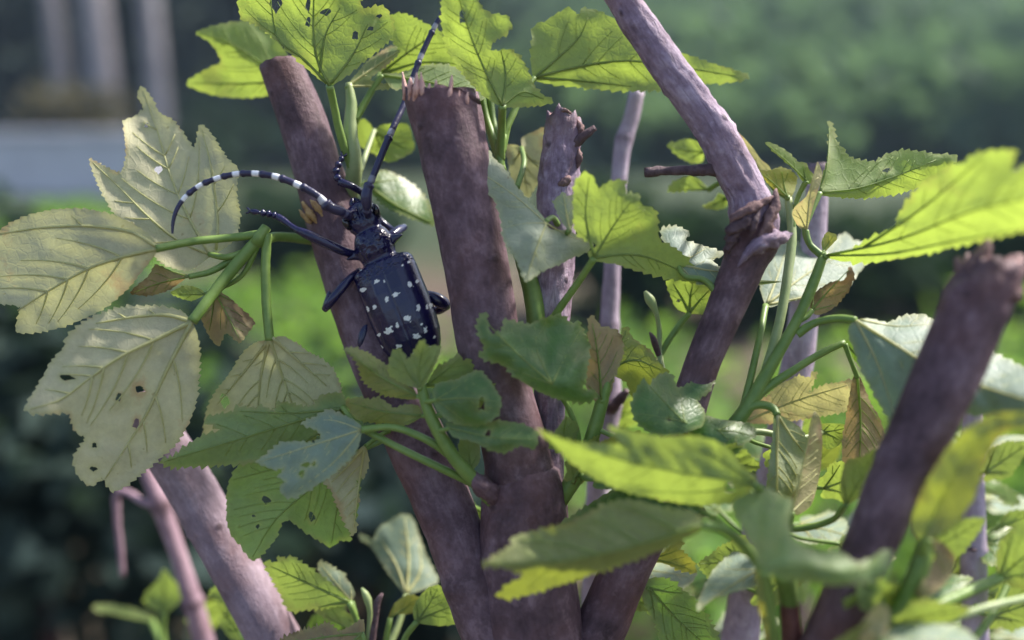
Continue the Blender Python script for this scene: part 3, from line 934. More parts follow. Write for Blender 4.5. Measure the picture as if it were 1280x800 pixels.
def rleaf(plant, x, y, size, ang, d, mat, side, k=0.6, turn=None, seed=0, pet='auto'):
    """a free leaf of about size px with its base at (x, y), tip towards ang (degrees, 0 right, 90 down), squeezed by k
    across the direction turn because it tilts away in depth"""
    rn = random.Random(seed)
    t = np.linspace(0, 1, 11)
    prof_ = np.array([0.10, 0.34, 0.47, 0.50, 0.48, 0.43, 0.36, 0.28, 0.19, 0.10, 0.0])
    L_ = [(-0.10, -0.16), (-0.04, -0.27)] + [(tt, -w * rn.uniform(0.9, 1.08)) for tt, w in zip(t[1:], prof_[1:])]
    R_ = [(tt, w * rn.uniform(0.9, 1.08)) for tt, w in zip(t[1:-1], prof_[1:-1])][::-1] + [(-0.04, 0.27), (-0.10, 0.16)]
    pts = [(0.0, 0.0)] + L_ + R_
    a = math.radians(ang)
    tu = math.radians(turn if turn is not None else rn.uniform(0, 180))
    ca, sa, ct, st = math.cos(a), math.sin(a), math.cos(tu), math.sin(tu)
    out = []
    for (u, v) in pts:
        px, py = (u * ca - v * sa) * size, (u * sa + v * ca) * size
        along, across = px * ct + py * st, -px * st + py * ct
        along *= k
        out.append((x + along * ct - across * st, y + along * st + across * ct))
    g = math.sqrt(1 / k ** 2 - 1) * 100 / F * d * (1 if rn.random() < 0.7 else -1)
    g = -abs(g) if side == 'top' else abs(g)
    sy = 1 if st >= 0 else -1
    return leaf(plant, mat, side, d, g * ct * sy, g * st * sy, (x, y), ' '.join('%.1f,%.1f' % p for p in out), tip=out[12], teeth=(max(6, size * 0.09), max(1.2, size * 0.022)), vw=0.6 + size / 250.0, fold=3, pet=pet, grid=max(6.0, size / 12.0), petw=6)
# ------------------------------------------------------------------ the main shrub
GB = P(668, 860, 152)
shrub = empty('mulberry_shrub', (GB.x, GB.y + 0.02, 0), 'pruned leafy shrub with purple-brown cut stems on which the beetle clings', 'shrub')
BASE = (GB.x, GB.y + 0.02)
# the short trunk under the fork, then the limbs that leave it
stem('branch', shrub, [(655, 585, 150, 88), (655, 620, 150, 104), (657, 680, 150, 112), (664, 750, 150, 120), (668, 860, 152, 150)], M['bark'], segs=52, nodes=((655, 605, 0.06, 0.0012), (660, 705, 0.035, 0.0010)), top='tip', seed=1, to_ground=(BASE[0], BASE[1], 0.017))
stem('branch', shrub, [(350, 80, 163, 53), (374, 140, 163, 58), (396, 208, 162.7, 61), (426, 310, 162.4, 67), (470, 440, 160, 71), (533, 580, 156, 75), (574, 680, 153, 72), (608, 765, 151, 82), (650, 850, 151, 84)], M['bark'], segs=48, nodes=((570, 655, 0.03, 0.001), (585, 728, 0.12, 0.0018)), seed=2, dark_top=0.35, slant=Vector((-0.15, 0, 0)))
b_mid = stem('branch', shrub, [(551, 118, 148, 93), (556, 140, 148, 91), (571, 205, 148, 86), (588, 290, 148, 82), (601, 360, 148, 81), (613, 440, 148, 80), (634, 520, 149, 80), (650, 590, 150, 84), (655, 640, 150, 80)], M['bark'], segs=52, nodes=((600, 455, 0.03, 0.0016), (646, 590, 0.05, 0.002)), seed=3, dark_top=0.0, slant=Vector((-0.42, 0, 0)), jag=0.22)
c_br = stem('branch', shrub, [(705, 146, 156, 44), (702, 180, 156, 47), (699, 230, 156, 52), (695, 310, 155, 48), (691, 400, 154, 44), (688, 500, 153, 40), (684, 590, 152, 42), (676, 660, 151, 50)], M['bark_rough'], segs=44, scaly=0.08, nodes=((703, 200, 0.05, 0.0018), (688, 560, 0.05, 0.001)), top='broken', seed=4, dark_top=0.5)
d_br = stem('branch', shrub, [(766, -22, 147, 40), (802, 36, 147, 42), (841, 92, 147, 45), (885, 152, 147, 46), (918, 212, 147, 49), (938, 252, 147, 51), (944, 285, 147, 54), (939, 312, 147, 48)], M['bark_rough'], segs=56, scaly=0.05, nodes=((942, 266, 0.10, 0.0020), (944, 285, 0.08, 0.0026), (896, 168, 0.035, 0.0007), (905, 190, 0.035, 0.0007), (850, 104, 0.03, 0.0007)), top='tip', seed=5)
stem('branch', shrub, [(946, 270, 147, 44), (944, 290, 147, 56), (930, 330, 147, 53), (907, 385, 147, 47), (878, 455, 147, 44), (850, 545, 148, 47), (818, 640, 149, 54), (785, 705, 150, 59), (750, 785, 151, 64), (700, 870, 152, 76)], M['bark'], segs=44, nodes=((942, 296, 0.12, 0.0028),), top='tip', seed=6)
# broken bark at the old pruning wound of the right-hand limb
for k, (pa, mt) in enumerate((
        ([(912, 282, 142.5, 4), (918, 272, 141.6, 10), (934, 264, 141.2, 13), (952, 254, 142, 10), (966, 246, 143, 3)], 'wood_old'),
        ([(908, 300, 143.5, 5), (915, 288, 142, 15), (926, 280, 141.4, 17), (938, 276, 141.4, 9), (948, 270, 141.6, 3)], 'deadwood'),
        ([(990, 292, 146, 3), (980, 296, 144.6, 13), (966, 299, 143.2, 22), (948, 306, 142.2, 20), (930, 322, 142.4, 8), (922, 334, 142.8, 2)], 'bark_rough'),
        ([(906, 322, 144.5, 4), (911, 308, 143, 11), (918, 296, 142, 9), (926, 288, 141.8, 3)], 'deadwood'),
        ([(970, 236, 144, 3), (968, 252, 143.2, 12), (962, 272, 142.6, 15), (955, 290, 142.2, 12), (944, 304, 142, 3)], 'wood_old'),
        ([(950, 262, 141.6, 2), (945, 272, 141.2, 8), (941, 284, 141.2, 8), (938, 296, 141.6, 2)], 'deadwood'))):
    cone('bark_flake', d_br, pa, M[mt], 14, k, 0.55)
cone('twig', d_br, [(806, 215, 150, 13), (828, 214, 150, 12), (850, 213, 149, 11), (880, 213, 148, 14), (905, 212, 147, 16)], M['deadwood'], 10, 3, 0.3)
cone('twig', c_br, [(744, 160, 153, 8), (732, 168, 153, 11), (718, 180, 154, 14), (704, 190, 156, 14)], M['deadwood'], 10, 4, 0.25)
for k, pa in enumerate(([(722, 150, 154, 3), (725, 158, 153.6, 9), (724, 170, 153.4, 7), (722, 180, 153.6, 2)], [(723, 186, 154, 3), (725, 196, 153.6, 8), (722, 210, 153.8, 3)], [(700, 140, 153.2, 2), (706, 138, 153, 7), (714, 142, 153, 2)], [(712, 220, 152.4, 5), (706, 228, 152.2, 12), (698, 232, 152.4, 6)])):
    cone('bark_flake', c_br, pa, M['wood_old'], 12, k + 60, 0.5)
for k, (x, y, w, h, dx, dd) in enumerate(((506, 108, 6, 18, -3, 145), (513, 108, 7, 11, 0, 143), (520, 109, 9, 18, 1, 142), (528, 110, 8, 20, -2, 142), (536, 112, 6, 8, 1, 142), (545, 112, 6, 12, 0, 142), (553, 113, 5, 7, 1, 142), (562, 116, 9, 22, 3, 142), (573, 118, 6, 9, 1, 142.5), (583, 122, 6, 7, 2, 143))):
    cone('splinter', b_mid, [(x + dx, y - h, dd, 1.5), (x + dx * .5, y - h * .4, dd, w * 0.75), (x, y + 4, dd, w), (x, y + 16, dd + 1.5, w)], M['wood_fresh'], 7, k, 0.25)
# green shoots of this year
shoot(shrub, [(333, 284, 151, 12), (322, 300, 150, 15), (345, 296, 156, 12), (395, 300, 163, 14)])                # hub of the left-hand leaves
shoot(shrub, [(436, 104, 158, 9), (439, 130, 158, 14), (438, 165, 158, 18), (443, 205, 159, 20), (438, 245, 163, 20)], 'pale_stem')
shoot(shrub, [(628, 168, 153, 12), (624, 200, 153, 14), (632, 260, 154, 18), (652, 320, 153, 20), (668, 380, 152, 24), (672, 440, 152, 24)])
shoot(shrub, [(524, 462, 141, 9), (528, 490, 141, 13), (543, 530, 141, 16), (568, 572, 142, 17), (598, 606, 144, 19), (632, 640, 149, 24)])
shoot(shrub, [(1029, 320, 146, 11), (1020, 345, 146, 13), (1000, 392, 146, 13), (965, 455, 146, 15), (930, 515, 146, 18), (895, 560, 147, 20), (850, 595, 148, 24)])
shoot(shrub, [(762, 440, 147, 10), (757, 480, 147, 14), (745, 530, 147, 18), (728, 580, 148, 20), (700, 625, 149, 22)])
shoot(shrub, [(985, 246, 158, 9), (990, 290, 156, 11), (985, 340, 153, 12), (975, 400, 150, 12), (958, 462, 147, 12)], 'pale_stem')

cone('bud_collar', shrub, [(588, 593, 143.4, 15), (596, 602, 143.2, 21), (606, 610, 143.8, 25), (622, 624, 147, 26)], M['bark'], 16, 9, 0.3)
# ------------------------------------------------------------------ the other stems round it
def plant_at(name, x, y, label, cat, group=None):
    return empty(name, (x, y, 0), label, cat, group)
gH = P(420, 950, 170)
pl_H = plant_at('pruned_stem', gH.x, gH.y + 0.05, 'thick smooth grey-purple stem slanting up behind the big hanging grey leaves', 'stem')
stem('branch', pl_H, [(172, 495, 168, 54), (196, 540, 168, 57), (236, 605, 168, 59), (289, 700, 168, 59), (339, 790, 169, 61), (420, 935, 174, 66)], M['bark_mid'], segs=44, nodes=((262, 655, 0.05, 0.0008),), rough=0.010, seed=8, to_ground=(gH.x, gH.y + 0.05, 0.011))
gI = P(275, 900, 235)
pl_I = plant_at('pruned_stem', gI.x, gI.y + 0.05, 'thin pinkish stem with a forked side twig beside the thick smooth stem', 'stem')
I_br = stem('branch', pl_I, [(172, 560, 215, 16), (186, 595, 215, 18), (200, 628, 215, 22), (207, 648, 216, 22), (222, 690, 217, 20), (236, 735, 218, 22), (252, 790, 220, 25), (275, 900, 225, 28)], M['bark_pink'], segs=24, nodes=((202, 630, 0.25, 0.0016), (236, 752, 0.2, 0.0012)), seed=9, to_ground=(gI.x, gI.y + 0.05, 0.006))
cone('twig', I_br, [(153, 720, 222, 6), (150, 680, 221, 8), (146, 640, 220, 9), (148, 614, 219, 10), (160, 616, 218, 9), (180, 628, 216, 9), (200, 633, 215, 10)], M['bark_pink'], 10, 6, 0.15)
gE = P(752, 900, 190)
pl_E = plant_at('pruned_stem', gE.x, gE.y + 0.06, 'thin pale lavender stick upright behind the broken middle stump', 'stem')
E_br = stem('branch', pl_E, [(796, 116, 178, 19), (790, 145, 178, 20), (779, 180, 178, 21), (774, 220, 178, 20), (770, 265, 178, 21), (765, 340, 177, 21), (762, 405, 177, 24), (762, 450, 176, 24), (762, 505, 176, 30), (752, 560, 176, 28), (745, 700, 180, 32), (740, 900, 190, 36)], M['bark_pale'], segs=26, nodes=((780, 178, 0.14, 0.0012), (762, 408, 0.14, 0.0012), (762, 503, 0.12, 0.0014)), seed=10, to_ground=(gE.x, gE.y + 0.06, 0.008))
cone('twig', E_br, [(784, 488, 168, 9), (776, 498, 169, 13), (768, 507, 171, 14), (758, 512, 175, 14)], M['deadwood'], 12, 7, 0.4)
gF = P(915, 950, 185)
pl_F = plant_at('pruned_stem', gF.x, gF.y + 0.06, 'pale lavender stem rising behind the green shoot and the white-shining leaf', 'stem')
stem('branch', pl_F, [(1021, 206, 172, 27), (1021, 240, 172, 27), (1017, 300, 171, 30), (1007, 370, 171, 34), (999, 440, 170, 38), (988, 500, 170, 40), (965, 600, 172, 40), (942, 700, 174, 42), (926, 790, 177, 46), (905, 950, 185, 50)], M['bark_pale'], segs=30, nodes=((1007, 375, 0.05, 0.001),), seed=11, dark_top=0.8, to_ground=(gF.x, gF.y + 0.06, 0.012))
gG = P(960, 1000, 118)
pl_G = plant_at('pruned_stem', gG.x, gG.y, 'dark near stem with a torn split top, slanting in front of the blue-green leaf', 'stem')
G_br = stem('branch', pl_G, [(1240, 334, 122, 68), (1228, 362, 122, 76), (1206, 415, 122, 78), (1170, 495, 122, 76), (1122, 600, 122, 68), (1088, 680, 123, 61), (1042, 785, 124, 60), (960, 980, 128, 66)], M['bark'], segs=44, nodes=((1112, 575, 0.04, 0.0010), (1222, 380, 0.05, 0.0012)), top='broken', seed=12, to_ground=(gG.x, gG.y, 0.010), dark_top=0.2)
for k, pa in enumerate(([(1236, 300, 121, 8), (1228, 318, 121, 22), (1218, 345, 121, 34)], [(1275, 322, 122, 14), (1262, 340, 121, 34), (1250, 372, 121, 46)], [(1196, 322, 123, 6), (1202, 340, 122, 16), (1206, 365, 122, 26)])):
    cone('splinter', G_br, pa, M['wood_old'], 12, k + 20, 0.3)
gJ = P(1220, 950, 190)
pl_J = plant_at('pruned_stem', gJ.x, gJ.y + 0.06, 'pale lavender stick with an eye-shaped bud scar beside the bright right-hand leaf', 'stem')
stem('branch', pl_J, [(1216, 505, 176, 24), (1216, 560, 176, 25), (1216, 640, 176, 28), (1217, 700, 176, 30), (1218, 760, 177, 30), (1219, 830, 178, 32), (1220, 950, 182, 36)], M['bark_pale'], segs=26, nodes=((1217, 688, 0.06, 0.0008), (1218, 765, 0.08, 0.001)), seed=13, to_ground=(gJ.x, gJ.y + 0.06, 0.009))
cone('bud_scar', bpy.data.objects[pl_J.children[0].name], [(1209, 688, 173.9, 1), (1213, 687, 173.5, 4), (1217, 687, 173.4, 6), (1221, 688, 173.5, 4), (1226, 689, 174, 1)], M['deadwood'], 10, 2, 0.3)
# young shoots on the near stem and beside it
gK = P(1130, 980, 125)
pl_K = plant_at('leafy_sucker', gK.x, gK.y, 'soft green blurred sucker with wilting leaves right of the dark near stem', 'plant')
shoot(pl_K, [(1158, 672, 120, 14), (1152, 700, 120, 22), (1136, 745, 121, 27), (1112, 800, 122, 34), (1100, 870, 124, 36), (1110, 980, 128, 36)])
q = MB()
q.tube([P(1110, 975, 128), P(1120, 1200, 135), Vector((gK.x, gK.y, -0.02))], [0.0023, 0.003, 0.004], 12)
q.build('stalk', M['green_stem'], pl_K, P(1110, 975, 128))
# ------------------------------------------------------------------ leaves of the main shrub, left side
S = shrub
leaf(S, 'pale', 'under', 153, 0, -3, (262, 318), "262,322 235,338 205,330 172,300 142,265 125,235 112,200 130,208 150,216 158,196 155,152 166,147 180,136 172,120 177,108 190,124 198,140 215,150 228,165 243,186 250,156 262,165 275,185 285,200 297,210 295,240 300,270 292,300", tip=(178, 112),
     veins=("262,318 236,272 215,225 197,165 179,114", "262,318 225,302 190,275 150,235 116,203", "270,312 272,280 268,240 262,200 252,162"), teeth=(7, 1.6), holes=((183, 157, 3, 3), (198, 212, 4, 5)), pet=((262, 318), (285, 321, 150, 8), (305, 315, 151, 9), (326, 296, 151, 9)), fold=-3, cup=3)
leaf(S, 'pale', 'under', 143, -3, 2, (195, 311), "195,305 188,295 165,279 135,267 100,261 70,262 40,268 15,278 -5,292 -25,312 -32,350 -5,378 25,383 20,415 60,413 95,402 130,385 160,360 180,335 195,317", tip=(20, 400),
     veins=("195,311 150,322 110,336 70,358 22,388", "195,308 170,292 130,284 60,284 -10,294"), teeth=(9, 1.4), pet=((195, 311, 0, 10), (240, 302, 147, 10), (290, 297, 150, 10), (330, 292, 151, 11)), fold=4, cup=-2, vw=1.5, wave=1.0)
leaf(S, 'pale', 'under', 146, 3, -2, (240, 402), "240,402 225,388 190,383 150,385 110,400 85,420 80,435 62,455 55,470 32,510 50,517 85,515 90,528 96,541 108,548 92,572 98,595 115,608 128,596 140,614 160,605 190,580 218,556 235,530 245,500 249,450 247,420", tip=(36, 512),
     veins=("240,402 195,424 150,446 105,478 75,500 38,511", "240,402 222,436 205,470 182,520 155,562 132,598", "240,402 210,394 170,396 120,404"), teeth=(9, 2.2), holes=((84, 472, 10, 3.6), (148, 497, 4, 5), (170, 530, 4.5, 6), (118, 557, 4, 3), (117, 586, 4, 3), (175, 487, 7, 4)), pet=((240, 402, 0, 13), (268, 365, 148, 14), (300, 325, 150, 15), (328, 294, 151, 15)), fold=5, cup=3, vw=1.5, wave=1.2)
leaf(S, 'pale', 'under', 152, 0, 4, (337, 426), "337,424 320,428 305,440 285,470 270,490 258,515 256,548 290,550 340,540 400,522 426,492 422,475 415,460 400,448 385,440 370,429 352,420", tip=(380, 520),
     veins=("337,424 350,462 365,505 372,530", "337,424 326,470 322,535", "337,424 305,465 272,505", "340,422 372,450 408,482"), holes=((281, 501, 5, 9),), teeth=(7, 1.6), pet=((337, 424, 0, 12), (333, 380, 151, 12), (332, 330, 151, 12), (334, 292, 151, 12)), fold=3, cup=2, vw=1.3)
leaf(S, 'dry', 'under', 149, 0, 2, (236, 346), "236,344 215,340 195,331 186,345 163,366 190,369 215,360", tip=(165, 366), teeth=(8, 1), pet=((236, 346), (262, 340, 150, 8), (285, 328, 151, 9), (310, 312, 151, 9)), fold=14, wave=2, vw=.7)
leaf(S, 'dry', 'under', 150, 0, -2, (268, 365), "268,362 285,371 300,385 318,402 310,415 300,428 289,420 281,416 273,433 262,420 253,400 257,380", tip=(300, 425), teeth=(8, 1.2), pet=((268, 365), (280, 350, 151, 6), (300, 326, 151, 8)), fold=16, wave=2, vw=.8)
leaf(S, 'young', 'under', 152, 0, 2, (256, 368), "256,368 250,361 232,357 213,366 225,372 240,376", teeth=(6, 1), fold=6, vw=.6)
# leaves over and under the cut top of the left limb
leaf(S, 'young', 'under', 151, 0, 3.5, (412, 107), "412,108 398,98 370,73 345,49 318,29 302,24 298,0 298,-45 350,-70 420,-70 466,-35 450,2 457,12 470,8 482,10 490,25 492,42 478,58 455,76 435,93 420,104", tip=(393, -60),
     veins=("412,107 398,80 392,45 392,5 394,-55", "408,103 375,70 348,50 340,15 338,-30", "414,104 440,70 460,30", "400,90 408,40 425,10"), holes=((345, 4, 6, 11), (385, 6, 3.2, 10), (385, 28, 3.6, 6), (407, 15, 6, 4.5), (444, 45, 5, 5), (463, 36, 5, 2.5), (474, 20, 3, 2.5)), teeth=(10, 1.8), pet=((412, 107, 0, 10), (417, 130, 153, 10), (426, 170, 156, 11), (440, 210, 159, 12)), fold=4, cup=-2)
leaf(S, 'young', 'under', 174, 0, 3, (366, 100), "368,100 360,70 330,32 312,27 290,28 262,34 245,41 262,52 272,65 277,78 262,85 245,95 232,104 248,113 275,120 300,122 332,120 352,114", tip=(246, 42),
     veins=("366,100 320,74 285,52 248,42", "366,100 320,104 240,104"), teeth=(12, 1.2), fold=6, vw=.8)
leaf(S, 'young', 'under', 164, 0, 6, (476, 92), "476,93 474,84 500,66 488,45 484,22 500,17 512,20 530,29 548,38 565,60 580,79 560,85 535,84 510,88", tip=(560, 50), veins=("476,92 515,62 545,42", "476,92 530,78 575,80"), teeth=(9, 2.2), pet=((476, 92, 0, 8), (462, 118, 160, 9), (442, 153, 158, 10)), fold=4)
leaf(S, 'mature', 'under', 160, 0, -14, (478, 94), "478,92 500,92 530,82 562,82 592,100 606,124 565,124 520,107 492,112", tip=(604, 122), teeth=(9, 1.5), pet=((478, 94), (462, 118, 159, 7), (444, 150, 158, 8)), fold=2, cup=-3)
leaf(S, 'pale', 'top', 157, 0, -12, (434, 108), "432,110 446,92 462,75 488,58 500,64 480,84 462,98 470,104 492,106 480,112 455,108", tip=(500, 62), teeth=(7, 1.5), fold=6, pet=((434, 108), (437, 120, 158, 6), (438, 135, 158, 8)))
leaf(S, 'young', 'under', 170, 0, 3, (468, 163), "468,163 463,155 453,148 445,160 444,176 452,184 470,193 486,203 510,193 518,185 510,156 491,155 476,156", tip=(486, 202), teeth=(8, .8), pet=((468, 163, 0, 6), (460, 185, 166, 7), (450, 214, 160, 8)), fold=3, vw=.7, pmat='pale_stem')
leaf(S, 'mature', 'top', 170, 5, -6, (455, 228), "455,228 466,224 478,212 500,221 520,235 536,255 544,282 515,272 490,262 470,246", tip=(542, 280), teeth=(7, 2), fold=6)
leaf(S, 'young', 'under', 146, 0, 4, (628, 132), "628,134 612,125 590,105 570,80 556,50 552,20 556,-14 590,-18 600,8 615,18 632,20 639,30 633,42 619,50 611,60 618,65 635,62 650,72 660,90 668,108 680,120 693,127 676,131 645,134", tip=(572, -10),
     veins=("628,132 608,92 590,50 572,-8", "628,132 632,90 626,62", "628,132 655,115 680,124"), holes=((578, 22, 5, 8),), teeth=(10, 2), pet=((628, 132, 0, 10), (627, 160, 150, 10), (626, 200, 153, 11)), fold=4)
leaf(S, 'young', 'under', 158, 1, 3, (668, 97), "668,100 664,70 668,32 680,28 695,18 712,10 722,20 729,11 748,14 770,26 795,42 830,58 850,66 868,72 890,80 912,86 936,94 925,101 880,105 845,110 800,113 760,112 700,106", tip=(934, 95),
     veins=("668,97 720,84 780,76 850,84 925,96", "668,97 700,70 725,45 735,22", "668,97 715,100 790,108"), teeth=(12, 2), pet=((668, 97), (655, 115, 156, 8), (638, 150, 154, 9), (628, 172, 153, 9)), fold=3, cup=4)
leaf(S, 'pale', 'under', 165, 0, 3, (652, 185), "652,185 646,181 632,182 636,205 640,225 650,234 659,248 668,236 676,224 684,205 684,160 667,165 652,172", tip=(659, 246), teeth=(9, 1), pet=((652, 185, 0, 6), (655, 203, 160, 7), (646, 235, 155, 8)), fold=3, vw=.8)
for pp in ([(600, 108, 156, 9), (606, 140, 156, 10), (618, 180, 154, 11), (628, 215, 153, 12)], [(612, 118, 157, 9), (616, 150, 156, 9), (624, 185, 154, 10)], [(645, 132, 155, 8), (636, 155, 154, 8), (628, 190, 153, 9)]):
    shoot(S, pp)
# centre: the pale folded leaf and the bright one beside it
leaf(S, 'greyish', 'top', 140, 2.5, -2.5, (682, 277), "569,201 582,197 590,192 600,193 607,187 613,189 616,197 627,207 639,223 652,243 668,259 681,273 687,286 708,289 731,297 742,304 733,315 715,322 697,331 681,337 668,346 657,352 650,335 641,317 630,301 627,279 621,256 607,234 587,214", tip=(658, 350),
     veins=("683,279 670,312 659,346", "683,279 640,242 575,200", "683,279 705,292 737,304", "683,279 652,280 630,285"), teeth=(9, 1.7), pet=((683, 279, 0, 7), (690, 272, 145, 7), (697, 280, 152, 8)), fold=6, cup=-2, vw=.7)
leaf(S, 'young', 'under', 140, 2, 6, (743, 322), "740,326 735,315 747,306 727,297 718,283 717,250 720,225 738,217 748,237 761,228 780,226 783,243 798,242 801,256 819,263 822,283 824,301 846,312 864,330 888,356 862,352 826,345 797,338 767,329", tip=(800, 245),
     veins=("743,322 765,285 790,250", "743,322 732,270 736,222", "743,322 790,318 880,352"), teeth=(11, 2.4), pet=((743, 322, 0, 9), (728, 345, 143, 9), (700, 385, 147, 10), (676, 420, 151, 10)), fold=5)
leaf(S, 'greyish', 'top', 140, 0, -5, (712, 288), "709,287 699,270 692,252 698,246 704,240 709,246 715,244 720,263 718,278", tip=(704, 242), teeth=(7, 1.5), fold=8, pet=((712, 288), (705, 296, 145, 5), (697, 305, 152, 6)))
leaf(S, 'waxy', 'top', 148, 3, -14, (846, 330), "826,288 845,283 862,291 856,300 868,304 890,311 905,318 890,325 902,335 926,330 942,341 930,352 905,360 885,358 862,346 838,318", tip=(938, 342), teeth=(9, 2), fold=3, cup=2, pet=((846, 330), (856, 345, 147, 7), (880, 350, 147, 8), (900, 372, 147, 9)))
leaf(S, 'young', 'top', 146, 2, -16, (905, 357), "905,357 920,354 940,350 978,352 945,357 920,359", tip=(976, 352), teeth=None, fold=2, pet=((905, 357), (903, 366, 146, 5), (905, 385, 147, 6)))
leaf(S, 'young', 'under', 158, 0, 3, (862, 391), "838,368 833,352 848,349 870,353 890,356 892,375 886,392 862,392 846,386", tip=(866, 352), holes=((848, 376, 3, 2), (862, 386, 4, 2)), teeth=(9, 1), pet=((862, 391, 0, 7), (845, 412, 158, 8), (826, 445, 158, 8), (840, 500, 150, 9)), fold=3)
shoot(S, [(806, 364, 157, 4), (812, 374, 157, 13), (819, 388, 157, 7), (824, 410, 158, 6), (824, 440, 158, 8), (838, 500, 152, 9)], 'pale_stem', 'bud_shoot')
shoot(S, [(812, 415, 156, 2), (816, 422, 156, 7), (820, 434, 157, 8), (825, 448, 158, 7)], 'dead', 'withered_bud')
leaf(S, 'young', 'under', 172, 0, 3, (880, 190), "880,192 878,203 865,204 851,197 834,181 845,178 855,174 866,175 876,180", tip=(835, 182), teeth=(8, 1.5), fold=3, vw=.6, pet=None)
leaf(S, 'young', 'under', 172, 0, 5, (886, 237), "886,238 861,238 835,239 842,228 853,223 865,220 876,226", tip=(836, 238), teeth=(8, 1.5), fold=3, vw=.6, pet=((886, 237), (905, 225, 160, 6), (920, 220, 148, 7)))
leaf(S, 'young', 'under', 172, 0, 3, (908, 248), "908,246 911,255 905,261 893,262 879,258 893,250 898,241", tip=(881, 258), teeth=(7, 1), vw=.5, pet=((908, 248), (918, 240, 160, 6), (925, 235, 148, 7)))
leaf(S, 'mature', 'top', 138, 1, -2, (668, 478), "601,392 606,391 609,402 613,417 620,418 629,412 630,400 645,403 660,406 675,400 700,394 714,405 722,402 729,415 736,430 735,452 731,475 728,487 742,488 745,496 730,503 700,499 670,488 645,471 628,455 605,449 600,444 607,436 601,425 597,408", tip=(610, 400),
     veins=("690,480 650,445 605,400", "690,480 672,440 668,405", "690,480 710,440 726,412", "690,480 650,465 606,446"), teeth=(10, 2.4), fold=5, wave=1.8, puff=.6, pet=((690, 482), (705, 500, 146, 7), (720, 535, 147, 8), (724, 575, 148, 9)), vw=.7)
leaf(S, 'dry', 'under', 146, 2, 3, (752, 500), "736,398 742,396 750,408 768,412 776,420 779,442 768,470 762,496 745,503 733,482 736,440", tip=(740, 400), teeth=(10, 1.5), fold=8, wave=2, pet=((752, 500), (752, 515, 147, 7)))
leaf(S, 'olive', 'under', 153, 1, 4, (762, 462), "751,438 768,440 781,407 789,421 800,430 814,439 824,455 835,466 814,478 801,487 790,496 784,478 768,470 758,456", tip=(784, 412), veins=("762,462 790,450 826,462", "762,462 775,435 783,412"), teeth=(9, 1.6), fold=4)
leaf(S, 'mature', 'top', 139, 1, -7, (856, 528), "795,490 805,474 812,483 822,470 838,467 848,486 870,475 892,474 886,490 872,500 881,515 878,532 852,542 815,542 795,526 789,508", tip=(808, 478), teeth=(9, 1.8), holes=((837, 524, 3, 2),), fold=4, vw=.6)
leaf(S, 'mature', 'top', 141, 1, -10, (898, 538), "868,518 900,524 936,530 944,545 914,562 880,558 862,540", tip=(942, 545), teeth=(9, 1.5), fold=4, vw=.6)
# cluster in front of the beetle's tail
leaf(S, 'olive', 'under', 141, 0, 3, (520, 495), "429,437 442,435 459,441 473,450 485,459 489,471 503,480 518,487 521,499 501,498 477,492 461,482 452,471 449,457 440,444", tip=(431, 437), teeth=(6, 2), fold=12, wave=2.2, pmat='green_stem')
leaf(S, 'young', 'under', 140, 0, 4, (524, 484), "524,486 505,480 487,468 486,456 489,444 497,435 505,442 509,451 517,441 523,429 531,424 533,433 551,433 546,450 537,469 532,480", tip=(530, 426), veins=("524,484 524,460 530,428", "524,484 508,462 497,438", "524,484 538,460 549,436"), teeth=(8, 1.5), fold=5, vw=.8)
leaf(S, 'young', 'under', 143, 0, 4, (532, 482), "532,484 538,472 546,460 560,452 574,443 579,452 586,448 592,466 572,478 548,484", tip=(576, 446), teeth=(8, 2), fold=4, vw=.7)
leaf(S, 'mature', 'top', 138, -1, -3, (545, 500), "545,480 570,475 598,463 612,476 626,500 621,520 602,531 572,530 552,518 541,502", tip=(624, 502), holes=((602, 506, 5, 8),), teeth=(9, 1.5), fold=4, vw=.6)
leaf(S, 'mature', 'top', 138, -1, -5, (562, 535), "558,528 590,531 625,526 655,531 671,541 669,561 650,556 630,566 610,561 590,551 566,546", tip=(670, 550), holes=((610, 542, 4, 4),), teeth=(10, 1.5), fold=3, vw=.6)
leaf(S, 'olive', 'under', 143, 0, 3, (528, 520), "432,501 448,497 461,500 473,497 485,505 493,511 507,506 523,507 528,520 509,531 487,529 461,527 444,522", tip=(433, 503), teeth=(8, 2), fold=6, wave=1.6)
leaf(S, 'young', 'under', 145, 0, 2, (588, 585), "590,588 578,578 573,560 577,546 586,550 598,552 600,575", tip=(585, 548), teeth=(8, 1), vw=.5)
# lower left group
leaf(S, 'waxy', 'top', 141, -1, -6, (452, 537), "453,536 447,528 427,518 410,512 397,520 377,529 397,538 402,547 390,555 375,552 351,554 336,566 321,577 342,586 358,584 348,596 358,601 349,610 355,619 368,622 386,612 410,597 430,580 446,562", tip=(330, 575),
     veins=("452,537 405,552 325,577", "452,537 410,525 385,528", "452,537 420,575 365,618"), holes=((382, 581, 5, 3), (392, 580, 2.5, 3), (377, 592, 3, 5)), teeth=(9, 2), pet=((452, 537, 0, 10), (490, 534, 142, 9), (530, 548, 142, 10), (590, 592, 146, 11)), fold=4, vw=.7)
leaf(S, 'mature', 'under', 146, 0, 4, (428, 508), "200,577 215,572 240,553 256,544 276,538 256,524 275,518 290,516 300,509 320,511 328,508 344,515 346,504 360,504 380,509 394,506 400,495 426,491 434,505 432,520 410,530 392,548 380,560 340,573 300,579 250,582 215,583", tip=(203, 578),
     veins=("430,510 360,530 290,552 206,577", "430,510 370,516 300,514", "430,510 400,540 350,568"), teeth=(9, 3), pet=((430, 510), (445, 530, 144, 8), (480, 550, 143, 9), (540, 580, 143, 10), (595, 606, 146, 11)), fold=4)
